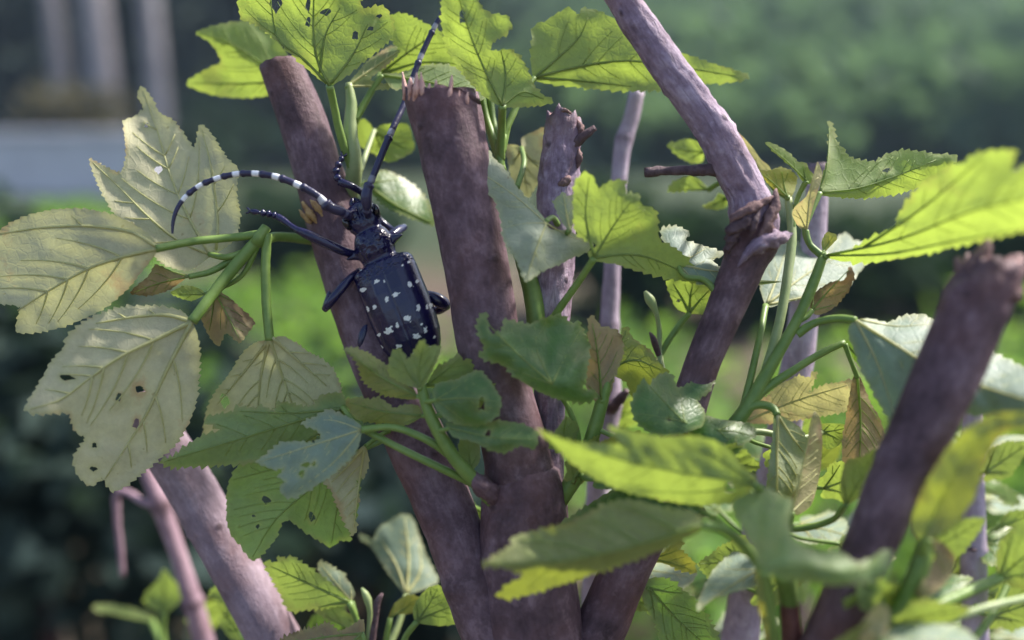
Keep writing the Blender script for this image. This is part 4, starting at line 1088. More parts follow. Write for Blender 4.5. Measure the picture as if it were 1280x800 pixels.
leaf(S, 'mature', 'under', 153, 0, 4, (446, 566), "302,578 285,608 284,650 290,670 300,680 315,701 330,690 345,672 350,656 360,649 380,663 400,676 413,684 425,675 436,676 441,660 446,640 450,602 458,565 440,562 400,574 340,574", tip=(316, 698),
     veins=("446,566 390,610 340,655 316,696", "446,566 425,620 414,680", "446,566 370,580 290,600"), holes=((333, 625, 5, 5), (390, 646, 4, 6), (317, 645, 3, 1.5), (322, 658, 2, 3)), teeth=(10, 1.6), fold=4, vw=.8)
leaf(S, 'pale', 'under', 149, 2, 3, (456, 558), "455,556 461,575 456,594 445,600 449,625 441,640 446,660 440,668 426,642 414,612 404,600 430,582", tip=(442, 664), teeth=(7, 2), fold=8, wave=1.6, vw=1.1)
# lower centre, behind
leaf(S, 'young', 'under', 163, 0, 4, (436, 752), "330,703 347,704 346,695 356,699 365,696 375,703 384,708 401,720 419,734 437,750 433,757 412,758 382,762 362,764 352,745 340,722", tip=(334, 706), teeth=(8, 2.4), pet=((436, 752, 0, 8), (446, 775, 163, 8), (455, 810, 163, 9), (520, 880, 158, 10), (640, 930, 155, 12)), fold=4)
leaf(S, 'waxy', 'top', 166, 0, -9, (440, 752), "398,703 410,705 419,712 429,716 433,724 439,731 444,743 437,752 420,736 402,720", tip=(400, 704), teeth=(7, 2.2), fold=3, vw=.6, pet=((440, 752), (448, 780, 164, 6), (458, 812, 163, 7)))
leaf(S, 'young', 'under', 166, 0, -4, (445, 790), "448,792 432,782 410,774 392,762 415,758 438,768 446,780", tip=(394, 763), teeth=(9, 1.5), vw=.6, pet=((445, 790), (456, 812, 163, 7)))
leaf(S, 'dry', 'top', 150, 0, -10, (452, 792), "345,806 366,792 385,787 398,783 410,779 424,789 440,782 453,774 456,790 442,802 430,822 350,830", tip=(350, 808), teeth=(5, 3), fold=4, wave=3, puff=.8, pet=((452, 792), (470, 830, 152, 7), (560, 900, 154, 9), (660, 930, 153, 12)))
leaf(S, 'waxy', 'top', 178, 0, -11, (508, 743), "508,744 500,736 485,715 473,696 464,682 452,676 450,668 458,670 466,676 473,661 494,647 506,643 516,649 530,687 544,717 548,728 526,738", tip=(506, 645), veins=("508,743 511,700 506,648", "508,743 495,705 474,672", "508,743 525,715 524,680"), teeth=(10, 1), pet=((508, 743, 0, 7), (500, 775, 176, 8), (480, 830, 172, 9), (560, 920, 165, 10), (645, 960, 156, 12)), fold=3, pmat='pale_stem')
leaf(S, 'yellow', 'under', 168, 0, 3, (488, 772), "485,773 494,754 510,744 526,748 516,766 496,768", tip=(522, 748), teeth=(8, 1), vw=.6, pet=((488, 772, 0, 7), (482, 810, 166, 8), (540, 900, 160, 10), (640, 950, 155, 12)))
leaf(S, 'young', 'under', 162, 0, 3, (522, 776), "520,778 516,762 523,748 535,735 550,732 566,755 574,778 548,782", tip=(548, 734), teeth=(9, .8), vw=.7, pet=((522, 776, 0, 8), (505, 800, 162, 8), (500, 840, 161, 9), (640, 960, 155, 12)))
for pp, mt in (([(452, 735, 164, 3), (458, 745, 164, 10), (462, 762, 164, 7), (462, 800, 164, 8), (520, 880, 160, 10), (640, 950, 155, 12)], 'pale_stem'), ([(478, 742, 163, 4), (472, 752, 163, 9), (470, 768, 163, 8), (466, 805, 163, 9), (530, 890, 159, 10)], 'dead')):
    shoot(S, pp, mt, 'bud_shoot')
leaf(S, 'young', 'under', 172, 0, 4, (604, 640), "604,640 595,632 586,618 578,612 590,655 598,680 612,690 618,660", tip=(602, 686), teeth=(8, 1), vw=.6)
# ------------------------------------------------------------------ right-hand shoot
leaf(S, 'blush', 'under', 160, 0, 3, (955, 220), "914,160 920,163 930,172 942,186 951,199 961,207 964,214 955,220 942,209 930,192 922,178", tip=(915, 162), teeth=None, vw=.7)
leaf(S, 'yellow', 'under', 158, 0, 3, (984, 246), "988,247 975,242 963,232 946,212 960,214 975,209 987,213 996,221 994,236", tip=(948, 213), teeth=(7, 1), fold=8, wave=1.6, vw=.7, pet=((984, 246), (986, 252, 158, 6), (989, 270, 157, 7)))
leaf(S, 'young', 'under', 156, 0, 3, (1008, 226), "956,178 964,179 979,186 993,198 998,203 1007,203 1012,213 1020,221 1013,230 1003,227 995,214 985,205 971,193", tip=(957, 179), teeth=(9, 1), fold=6, vw=.7, pet=((1008, 226), (998, 245, 157, 6), (991, 285, 156, 7)))
leaf(S, 'young', 'under', 150, 1, 5, (1025, 241), "1024,243 1028,220 1035,200 1036,175 1037,151 1043,165 1045,178 1052,184 1061,196 1075,201 1095,202 1108,193 1130,188 1150,190 1172,193 1197,195 1186,210 1166,225 1145,235 1115,243 1080,247 1045,246", tip=(1190, 197),
     veins=("1025,241 1070,236 1120,220 1170,200", "1025,241 1034,205 1037,160"), crease="1025,243 1070,238 1120,222 1185,200", holes=((1108, 213, 5, 2.6),), teeth=(9, 1.8), pet=((1025, 241, 0, 7), (1014, 265, 149, 7), (1006, 290, 148, 7), (1014, 308, 147, 8), (1027, 320, 146, 9)), fold=14)
leaf(S, 'young', 'under', 146, -13, 5, (1034, 319), "1032,321 1060,316 1078,304 1102,292 1128,281 1122,271 1132,257 1150,232 1165,222 1185,210 1195,203 1200,208 1215,196 1232,190 1268,190 1264,216 1290,204 1318,198 1330,285 1280,288 1220,301 1150,318 1090,327 1050,326", tip=(1325, 240),
     veins=("1034,319 1120,300 1220,262 1322,240", "1034,319 1100,318 1200,300 1290,285", "1080,309 1150,262 1230,195"), teeth=(14, 3), pet=((1034, 319, 0, 9), (1030, 322, 146, 9), (1024, 338, 146, 10)), fold=4, cup=2)
leaf(S, 'blush', 'under', 148, 0, 3, (1008, 288), "1008,290 997,282 990,268 994,258 1008,245 1016,221 1022,202 1028,218 1022,240 1018,252 1012,275", tip=(1022, 204), teeth=None, pet=((1008, 288, 0, 6), (1012, 304, 147, 7), (1026, 318, 146, 8)), fold=6, vw=.7)
leaf(S, 'yellow', 'under', 147, 0, 2, (1029, 314), "1029,316 1027,302 1034,290 1047,296 1038,308", tip=(1042, 294), teeth=(7, 1), fold=8, vw=.5)
leaf(S, 'waxy', 'top', 156, 1, -17, (957, 382), "958,384 950,356 955,330 970,311 985,299 1000,305 1012,314 1030,309 1045,299 1058,291 1066,300 1082,305 1076,318 1084,327 1072,342 1060,356 1035,365 1000,372 976,380", tip=(1078, 308),
     veins=("958,381 1005,345 1070,308", "958,381 972,345 985,305", "958,381 1010,370 1060,350"), teeth=(9, 1.8), pet=((958, 381, 0, 8), (952, 410, 152, 8), (940, 465, 148, 9), (928, 515, 146, 10)), fold=2, cup=2)
leaf(S, 'dry', 'under', 147, 0, 4, (1015, 388), "1012,387 1018,367 1038,353 1056,350 1062,332 1068,344 1061,362 1052,374 1039,387 1022,394", tip=(1062, 336), teeth=(8, 1.2), fold=18, wave=2.2, vw=.8, pet=((1015, 388), (1008, 396, 146, 7), (1000, 400, 146, 8)))
leaf(S, 'waxy', 'top', 140, -3, -9, (1070, 400), "1060,414 1066,402 1085,398 1110,404 1130,395 1150,393 1168,400 1200,420 1240,440 1270,455 1310,470 1310,512 1260,517 1215,518 1180,506 1150,512 1122,537 1105,515 1092,490 1078,465 1066,432", tip=(1300, 500),
     veins=("1070,401 1110,425 1150,450 1220,480 1300,505", "1070,401 1095,450 1120,525", "1075,400 1120,408 1165,405"), teeth=(12, 1.8), pet=((1070, 400, 0, 9), (1045, 398, 143, 10), (1018, 404, 145, 10), (996, 418, 146, 12)), fold=8, cup=-2, vw=1.2, crease="1070,401 1110,425 1150,450 1220,480 1300,505")
leaf(S, 'young', 'under', 138, 0, 3, (1285, 508), "1252,488 1262,482 1280,484 1310,490 1310,518 1276,506", tip=(1254, 486), teeth=(10, 1.5), vw=.6, pet=((1285, 508), (1300, 530, 138, 7), (1290, 620, 140, 8), (1180, 830, 125, 10), (1112, 860, 124, 12)))
shoot(S, [(1056, 428, 147, 8), (1030, 440, 147, 9), (990, 464, 146, 10), (950, 492, 146, 12), (926, 520, 146, 14)])
leaf(S, 'mature', 'under', 150, 0, 5, (1056, 428), "1054,430 1060,424 1072,440 1092,462 1100,480 1085,470 1068,450", tip=(1098, 476), teeth=(8, 1), vw=.6, pet=None)
leaf(S, 'waxy', 'under', 143, 0, -1, (972, 519), "968,516 984,524 1000,535 1010,555 1002,590 996,620 986,652 960,664 957,622 962,580 966,545", tip=(972, 660), teeth=(10, 1.2), pet=((972, 519, 0, 9), (966, 510, 144, 10), (946, 506, 145, 11), (922, 522, 146, 13), (905, 545, 147, 14)), fold=8, wave=1.4, vw=1.2)
leaf(S, 'blush', 'under', 140, 0, 1, (990, 640), "985,628 1000,602 1008,562 1012,530 1018,514 1026,525 1028,554 1026,584 1022,606 1014,632 996,644", tip=(1018, 516), teeth=None, fold=14, wave=1.2, vw=.8, pet=((990, 640), (985, 660, 140, 7), (960, 640, 144, 8), (905, 560, 147, 10)))
leaf(S, 'blush', 'under', 158, 0, 4, (930, 527), "928,528 945,506 960,495 975,480 990,474 1000,470 1012,473 1016,466 1021,466 1013,486 1011,492 1030,482 1050,478 1070,475 1064,500 1059,513 1030,519 1000,524 965,529", tip=(1064, 480), teeth=(7, 1.8), fold=4, pet=((930, 527), (915, 535, 150, 8), (898, 552, 147, 9)))
leaf(S, 'dry', 'under', 148, 2, 2, (1072, 472), "1066,472 1074,468 1086,500 1100,525 1107,552 1092,572 1070,582 1054,577 1054,545 1060,510", tip=(1075, 578), teeth=(9, 1.2), fold=8, wave=1.6, pet=((1072, 472), (1064, 452, 147, 6), (1056, 430, 147, 7)))
leaf(S, 'young', 'under', 152, 0, 4, (1028, 540), "1026,530 1058,531 1056,546 1048,557 1034,562 1025,551", tip=(1056, 535), teeth=None, vw=.6, pet=((1028, 540), (1000, 548, 150, 7), (940, 540, 148, 9), (902, 552, 147, 9)), pmat='pale_stem')
leaf(S, 'young', 'under', 134, 0, 3, (1058, 630), "1050,606 1058,576 1076,572 1097,560 1088,590 1078,616 1056,634", tip=(1094, 564), teeth=(10, 1), vw=.6, pet=((1058, 630), (1040, 650, 138, 8), (980, 660, 142, 9), (905, 570, 147, 11)))
# ------------------------------------------------------------------ foreground leaves on the right of the trunk
leaf(S, 'young', 'under', 124, -1, 7, (942, 604), "671,536 694,546 716,553 745,555 778,556 770,546 760,532 790,540 825,546 860,545 890,550 910,562 925,580 946,598 940,612 915,628 870,631 820,623 780,613 745,598 715,578 693,556", tip=(675, 538),
     veins=("942,604 860,592 780,575 680,541", "942,604 900,575 840,552", "942,604 880,615 800,614"), holes=((912, 610, 7, 6),), teeth=(12, 1.6), fold=5, cup=-3, pet=((942, 604, 0, 9), (960, 625, 128, 9), (962, 680, 130, 10), (958, 735, 126, 10)))
leaf(S, 'olive', 'under', 122, 1, 5, (878, 655), "880,650 865,640 840,638 800,628 775,626 750,635 720,650 690,660 645,670 640,682 615,698 603,705 625,708 640,712 660,719 636,731 624,746 650,745 690,733 740,717 790,700 840,681 872,664", tip=(606, 705),
     veins=("878,655 820,674 760,690 690,702 610,705", "850,664 800,640 770,630", "800,680 755,655 720,652", "750,693 700,680 650,675"), teeth=(11, 3), pet=((878, 655, 0, 11), (905, 662, 123, 12), (930, 682, 124, 13), (952, 712, 125, 13), (965, 790, 126, 14), (960, 860, 128, 16), (760, 920, 150, 18)), fold=10, vw=1.3)
leaf(S, 'mature', 'top', 142, 0, -12, (872, 645), "690,664 720,642 760,616 800,600 850,614 884,640 840,646 790,640 740,655", tip=(695, 662), teeth=(11, 2), fold=2, vw=.8, pet=((872, 645), (900, 655, 127, 9), (928, 682, 125, 10)))
leaf(S, 'soft', 'top', 112, -2, -6, (955, 712), "918,626 935,618 955,611 975,619 990,628 986,650 990,670 1004,682 1025,690 1050,690 1070,704 1090,698 1105,688 1115,690 1110,716 1095,726 1070,729 1040,731 1000,726 965,719 948,710 944,690 930,662 920,642", tip=(1110, 700),
     veins=("955,712 1000,706 1060,714 1108,702", "955,712 950,670 955,618", "955,712 975,670 985,635"), teeth=(12, 1.6), fold=6, cup=2, vw=1.0, pet=((955, 712, 0, 12), (960, 745, 115, 13), (968, 790, 118, 14), (962, 850, 126, 15)))
leaf(S, 'waxy', 'top', 136, 0, -13, (948, 712), "872,764 874,748 890,715 905,700 920,689 940,699 952,708 950,730 920,739 892,747", tip=(876, 760), teeth=(10, 1.2), fold=3, vw=.8, pet=((948, 712), (958, 730, 130, 8), (966, 790, 126, 9)))
leaf(S, 'yellow', 'under', 157, 0, 4, (816, 698), "812,702 830,690 845,674 854,680 848,686 858,694 866,702 870,716 850,712 830,704", tip=(868, 714), teeth=(8, 2), vw=.6, pet=((816, 698), (806, 690, 153, 7)))
leaf(S, 'waxy', 'top', 168, 0, -24, (808, 712), "802,722 812,702 835,705 870,715 864,728 850,737 840,729", tip=(866, 722), teeth=(9, 1.5), vw=.6, pet=((808, 712), (790, 720, 155, 7)))
leaf(S, 'mature', 'under', 150, -1, 3, (812, 735), "804,727 820,722 836,725 851,736 871,753 886,776 898,800 894,822 830,825 824,790 814,770 803,748", tip=(892, 815), teeth=(9, 3), vw=.8, pet=((812, 735), (795, 735, 151, 7), (780, 730, 151, 8)))
leaf(S, 'young', 'under', 160, 0, 3, (792, 750), "786,744 805,741 817,755 812,764 788,762", tip=(815, 758), teeth=(8, 1), vw=.5, pet=((792, 750), (775, 755, 152, 7)))
leaf(S, 'yellow', 'under', 122, 0, 0, (952, 720), "945,714 960,722 964,760 976,805 972,830 960,812 950,770", tip=(972, 825), teeth=None, vw=.7, fold=6, pet=((952, 720), (958, 728, 124, 8), (964, 790, 126, 9)))
shoot(S, [(985, 728, 128, 20), (987, 760, 128, 24), (990, 800, 129, 25), (985, 860, 132, 26), (850, 930, 145, 26), (720, 930, 152, 28)], 'redtwig', 'twig')
shoot(S, [(980, 715, 124, 26), (984, 735, 127, 25), (987, 756, 128, 22)])
# ------------------------------------------------------------------ the blurred sucker on the right
K = pl_K
leaf(K, 'olive', 'under', 117, -2, 3, (1155, 672), "1152,675 1140,662 1140,645 1150,620 1165,590 1185,560 1210,535 1235,520 1262,516 1310,518 1310,537 1262,539 1246,551 1238,566 1230,582 1225,600 1215,626 1196,651 1176,666", tip=(1300, 525), veins=("1155,672 1190,600 1235,540 1300,527",), teeth=(12, 1.2), fold=8, vw=1, pet=((1155, 672), (1154, 690, 119, 14)))
leaf(K, 'dry', 'under', 118, 0, 1, (1162, 674), "1160,672 1181,680 1194,696 1191,716 1176,736 1154,748 1143,742 1160,715 1168,695", tip=(1150, 744), teeth=None, fold=12, wave=2, vw=.8, pet=((1162, 674), (1156, 688, 119, 9)))
leaf(K, 'young', 'under', 130, 0, 3, (1250, 722), "1260,664 1250,678 1245,700 1249,722 1262,732 1282,736 1330,738 1330,640 1285,645", tip=(1325, 660), teeth=(14, 1.5), vw=1, pet=((1250, 722, 0, 13), (1215, 738, 127, 13), (1170, 758, 123, 14), (1125, 782, 122, 16)))
leaf(K, 'yellow', 'under', 126, 0, -3, (1290, 746), "1284,752 1282,742 1300,738 1340,745 1335,770 1300,765", tip=(1335, 758), teeth=(12, 1), vw=.7, pet=((1290, 748, 0, 10), (1225, 762, 122, 11), (1160, 785, 121, 12), (1110, 815, 122, 14)), pmat='pale_stem')
leaf(K, 'blush', 'under', 113, 0, 2, (1100, 800), "1064,806 1072,785 1085,768 1100,754 1113,764 1106,800 1096,820 1070,830", tip=(1102, 758), teeth=None, fold=8, vw=.6, pet=((1100, 806), (1106, 830, 120, 8), (1104, 850, 124, 9)))
leaf(K, 'waxy', 'top', 112, 0, -12, (1110, 800), "1096,812 1115,785 1150,779 1200,784 1222,802 1215,830 1150,840 1100,835", tip=(1218, 806), teeth=(12, 1.5), vw=.7, fold=4, pet=((1108, 812), (1106, 830, 120, 8), (1103, 850, 124, 9)))
leaf(K, 'young', 'under', 119, 0, 2, (1082, 725), "1074,760 1070,728 1080,718 1096,716 1106,726 1100,750 1090,765", tip=(1080, 760), teeth=None, vw=.6, pet=((1090, 730), (1105, 760, 121, 9), (1112, 800, 122, 10)))
# bright small leaves round the eye-marked stick
leaf(pl_J, 'young', 'top', 182, 0, -12, (1222, 604), "1216,604 1226,589 1241,600 1262,611 1274,627 1263,632 1246,619 1230,616", tip=(1270, 628), teeth=(9, 3), vw=.6)
leaf(pl_J, 'young', 'under', 178, 0, 4, (1250, 655), "1249,656 1257,642 1270,638 1300,640 1300,660 1270,660", tip=(1296, 645), teeth=(9, 1.5), vw=.6, pet=((1250, 655, 0, 5), (1238, 664, 178, 6), (1217, 672, 177, 7)))
# leaves low on the left stems
leaf(pl_H, 'young', 'under', 182, 0, 3, (300, 790), "261,743 266,736 275,733 284,752 298,777 306,800 290,800 279,786 273,772 284,762 276,752", tip=(264, 742), teeth=(8, 2.4), vw=.6, pet=((300, 792), (318, 815, 178, 7), (350, 835, 172, 8)))
leaf(pl_I, 'young', 'under', 224, 0, 3, (205, 765), "205,768 192,762 180,752 186,738 197,728 206,712 214,724 224,732 226,748 216,760", tip=(206, 714), teeth=(9, 1.5), vw=.6, pet=((205, 765), (203, 790, 224, 8), (220, 840, 222, 9), (262, 860, 222, 10)))
leaf(pl_I, 'young', 'under', 240, 0, -8, (190, 776), "196,782 180,776 150,768 120,764 118,756 150,758 178,764 194,772", tip=(120, 760), teeth=(9, 1.5), vw=.6, pet=((192, 777), (198, 795, 232, 8), (222, 845, 224, 9)))

# more leaves of the pale sticks behind, filling the lower right
FILL = [
 (S, 858, 590, 84, 330, 150, 'young', 'under', .6, 60), (S, 830, 600, 70, 215, 146, 'mature', 'top', .6, 70), (S, 742, 600, 76, 330, 143, 'mature', 'top', .6, 80), (S, 716, 600, 64, 300, 146, 'young', 'under', .6, 30),
 (S, 880, 575, 78, 20, 138, 'young', 'under', .55, 80), (S, 905, 548, 66, 100, 140, 'mature', 'top', .6, 60), (S, 800, 560, 60, 200, 143, 'olive', 'under', .6, 70), (S, 965, 560, 60, 30, 152, 'young', 'under', .55, 60),
 (S, 705, 560, 50, 260, 146, 'mature', 'under', .6, 40), (S, 590, 500, 40, 340, 141, 'young', 'under', .6, 40),
 (pl_K, 1130, 760, 90, 200, 124, 'young', 'under', .6, 70), (pl_K, 1160, 690, 84, 330, 126, 'young', 'under', .55, 60), (pl_K, 1140, 740, 80, 340, 130, 'mature', 'top', .5, 85), (pl_K, 1125, 780, 90, 350, 118, 'young', 'under', .5, 75), (pl_K, 1110, 800, 80, 190, 118, 'olive', 'under', .6, 60),
 (pl_F, 935, 700, 80, 190, 165, 'young', 'under', .6, 50), (pl_F, 945, 740, 80, 350, 165, 'young', 'under', .6, 50), (pl_F, 985, 540, 60, 20, 176, 'young', 'under', .6, 60), (pl_F, 975, 560, 64, 210, 176, 'mature', 'top', .6, 80), (pl_F, 1030, 610, 80, 340, 160, 'young', 'under', .6, 70), (pl_F, 1050, 680, 80, 30, 165, 'mature', 'top', .55, 85),
 (pl_J, 1200, 600, 80, 190, 170, 'young', 'under', .6, 60), (pl_J, 1232, 590, 70, 330, 172, 'young', 'under', .6, 50), (pl_J, 1230, 680, 80, 20, 176, 'mature', 'top', .6, 80), (pl_J, 1240, 770, 90, 340, 170, 'young', 'under', .6, 60), (pl_J, 1200, 690, 66, 150, 182, 'young', 'under', .6, 60),
 (pl_E, 765, 640, 70, 20, 186, 'mature', 'top', .55, 85), (pl_E, 735, 720, 70, 300, 186, 'young', 'under', .6, 50), (pl_E, 600, 720, 54, 270, 190, 'young', 'under', .6, 50), (pl_E, 612, 690, 44, 250, 186, 'waxy', 'top', .6, 80),
 (pl_I, 240, 780, 60, 330, 228, 'young', 'under', .6, 60),
 (pl_F, 905, 560, 62, 200, 176, 'waxy', 'top', .45, 95), (pl_F, 935, 585, 70, 60, 178, 'waxy', 'top', .5, 80), (pl_F, 950, 625, 70, 20, 180, 'mature', 'under', .7, 30),
 (pl_F, 900, 640, 66, 240, 182, 'mature', 'top', .55, 90), (pl_F, 905, 700, 76, 110, 182, 'mature', 'top', .6, 70), (pl_F, 1000, 655, 80, 30, 176, 'waxy', 'top', .5, 85),
 (pl_F, 1010, 585, 60, 310, 184, 'olive', 'under', .6, 60), (pl_F, 960, 770, 80, 150, 186, 'waxy', 'top', .55, 90), (pl_F, 990, 700, 70, 60, 190, 'mature', 'under', .6, 20),
 (pl_E, 738, 560, 62, 320, 188, 'young', 'under', .6, 60), (pl_E, 745, 610, 60, 20, 192, 'waxy', 'top', .45, 90), (pl_E, 740, 690, 66, 330, 196, 'waxy', 'top', .5, 90), (pl_E, 735, 760, 70, 40, 196, 'young', 'under', .6, 40),
 (pl_E, 772, 520, 58, 350, 190, 'young', 'under', .6, 70), (pl_E, 690, 640, 55, 250, 200, 'young', 'under', .6, 20),
 (pl_J, 1205, 560, 66, 210, 188, 'mature', 'top', .5, 90), (pl_J, 1228, 560, 70, 330, 190, 'waxy', 'top', .4, 90), (pl_J, 1230, 625, 66, 10, 196, 'waxy', 'top', .45, 95), (pl_J, 1200, 640, 60, 170, 196, 'olive', 'under', .6, 40),
 (pl_J, 1205, 720, 70, 190, 194, 'yellow', 'under', .6, 80), (pl_J, 1235, 740, 76, 30, 196, 'young', 'under', .6, 50), (pl_J, 1240, 790, 80, 330, 200, 'waxy', 'top', .5, 90), (pl_J, 1195, 780, 80, 200, 200, 'mature', 'top', .5, 85), (pl_J, 1110, 640, 80, 120, 205, 'waxy', 'top', .55, 80), (pl_J, 1130, 540, 70, 90, 205, 'mature', 'under', .6, 70),
 (pl_H, 395, 800, 66, 300, 190, 'mature', 'under', .6, 40), (pl_H, 330, 830, 70, 280, 195, 'young', 'under', .6, 60),
]
for n_, (pl_, x_, y_, s_, a_, d_, m_, sd_, k_, t_) in enumerate(FILL):
    rleaf(pl_, x_, y_, s_, a_, d_, m_, sd_, k_, t_, 300 + n_)
# ------------------------------------------------------------------ the beetle
def beetle_material(name, mark_col, base=(0.006, 0.005, 0.028), rough=0.17):
    m, nt = newmat(name)
    g = NT(nt)
    tc = g.n('ShaderNodeTexCoord').outputs['Object']
    mk = g.n('ShaderNodeAttribute', attribute_name='mark').outputs['Fac']
    nz = g.n('ShaderNodeTexNoise', {'Vector': tc, 'Scale': 1500.0, 'Detail': 4.0}).outputs[0]
    nb = g.n('ShaderNodeTexNoise', {'Vector': tc, 'Scale': 260.0, 'Detail': 3.0}).outputs[0]
    pit = g.n('ShaderNodeTexVoronoi', {'Vector': tc, 'Scale': 2300.0}).outputs[0]
    c = g.mix(nb, base, (base[0] * 1.8, base[1] * 1.8, base[2] * 2.2))
    c = g.mix(mk, c, mark_col)
    r = g.math('ADD', rough, g.math('ADD', g.math('MULTIPLY', nb, 0.16), g.math('MULTIPLY', mk, 0.4)))
    h = g.math('ADD', g.math('MULTIPLY', nz, 0.5), g.math('MULTIPLY', g.math('MINIMUM', pit, 0.4), 0.7))
    bp = g.n('ShaderNodeBump', {'Height': h, 'Strength': 0.35, 'Distance': 0.00025}).outputs[0]
    pr = g.n('ShaderNodeBsdfPrincipled', {'Base Color': c, 'Roughness': r, 'Normal': bp, 'Specular IOR Level': 0.5, 'Coat Weight': 0.2, 'Coat Roughness': 0.12})
    g.n('ShaderNodeOutputMaterial', {'Surface': pr.outputs[0]})
    return m
M['beetle'] = beetle_material('beetle_shell', (0.80, 0.79, 0.74))
M['antenna'] = beetle_material('antenna_shell', (0.78, 0.78, 0.82), (0.012, 0.010, 0.034), 0.32)
M['beetle_eye'] = simple_material('beetle_eye', (0.006, 0.005, 0.012), (0.012, 0.01, 0.02), 900, 0.12, 0.1, 0.0001, 0.7)

BC = P(476, 327, 154.5)
SC = 154.5 / F / 1000.0
EU = (RIGHT * 0.375 - UP * 0.927).normalized()
EV = (RIGHT * 0.912 + UP * 0.41).normalized()
EW = -FWD
def BL(u, v, w):
    return BC + (EU * u + EV * v + EW * w) * SC
btl = empty('longhorn_beetle', BC - EW * 0.0022, 'glossy blue-black longhorn beetle with white spots and long white-ringed antennae on the cut limb', 'beetle')
prof = np.array([
    (-81, 3, 3, 4), (-79, 9, 7, 9), (-76, 15, 10, 13), (-70, 19, 13, 16), (-62, 22, 15, 17), (-54, 22.5, 16, 16), (-48, 21, 15, 14), (-44, 18, 13.5, 12), (-41.5, 17.5, 13, 12),
    (-39.5, 19.5, 15, 13), (-35, 22, 17.5, 14), (-28, 24.5, 19.5, 15), (-20, 25.5, 20.5, 15), (-12, 24, 19.5, 15), (-7, 22.5, 17.5, 14), (-4, 22, 16.5, 13), (-1.5, 24, 16.5, 13),
    (0.5, 31, 18, 14), (3, 36.5, 20.5, 15), (8, 39.5, 23, 15), (20, 40.5, 28, 15.5), (40, 40.5, 31, 16), (62, 41, 32, 16), (85, 40.5, 30.5, 16), (104, 38, 27, 15), (120, 33, 20.5, 13), (133, 26, 15.5, 11), (142, 17, 10, 8), (148, 8, 5, 5), (150, 2, 1.5, 1.5)])
us = np.concatenate([np.linspace(-81, 0, 110), np.linspace(0.5, 150, 260)])
SEG = 200
hw = np.interp(us, prof[:, 0], prof[:, 1]); ht = np.interp(us, prof[:, 0], prof[:, 2]); hb = np.interp(us, prof[:, 0], prof[:, 3])
def sm(a, k=4):
    kern = np.ones(k) / k
    p = np.concatenate([np.full(k, a[0]), a, np.full(k, a[-1])])
    return np.convolve(p, kern, 'same')[k:-k]
hw, ht, hb = sm(hw), sm(ht), sm(hb)
spots = [(243, 467, 12, 8.5), (297, 548, 8.5, 6.5), (267, 560, 5, 10), (320, 680, 5, 9), (368, 662, 15, 11), (406, 632, 6, 9.5), (455, 603, 13, 11), (398, 488, 10, 10), (356, 512, 7.5, 9.5), (466, 440, 9.5, 10), (500, 425, 5.5, 8), (461, 333, 5.5, 6), (508, 550, 8, 11), (547, 547, 5, 9), (567, 540, 6, 10), (523, 630, 5, 5), (540, 657, 7, 9), (498, 688, 12, 10), (583, 690, 4, 6), (308, 425, 10, 6.5), (345, 428, 4, 4), (560, 740, 7, 5), (232, 372, 5, 3), (430, 350, 4, 3), (330, 740, 8, 6), (415, 735, 10, 7), (490, 770, 8, 6)]
spots = [(390 + x / 3.811, 240 + y / 3.811, a / 3.811 * 1.3, b / 3.811 * 1.3) for x, y, a, b in spots]
bm_ = MB()
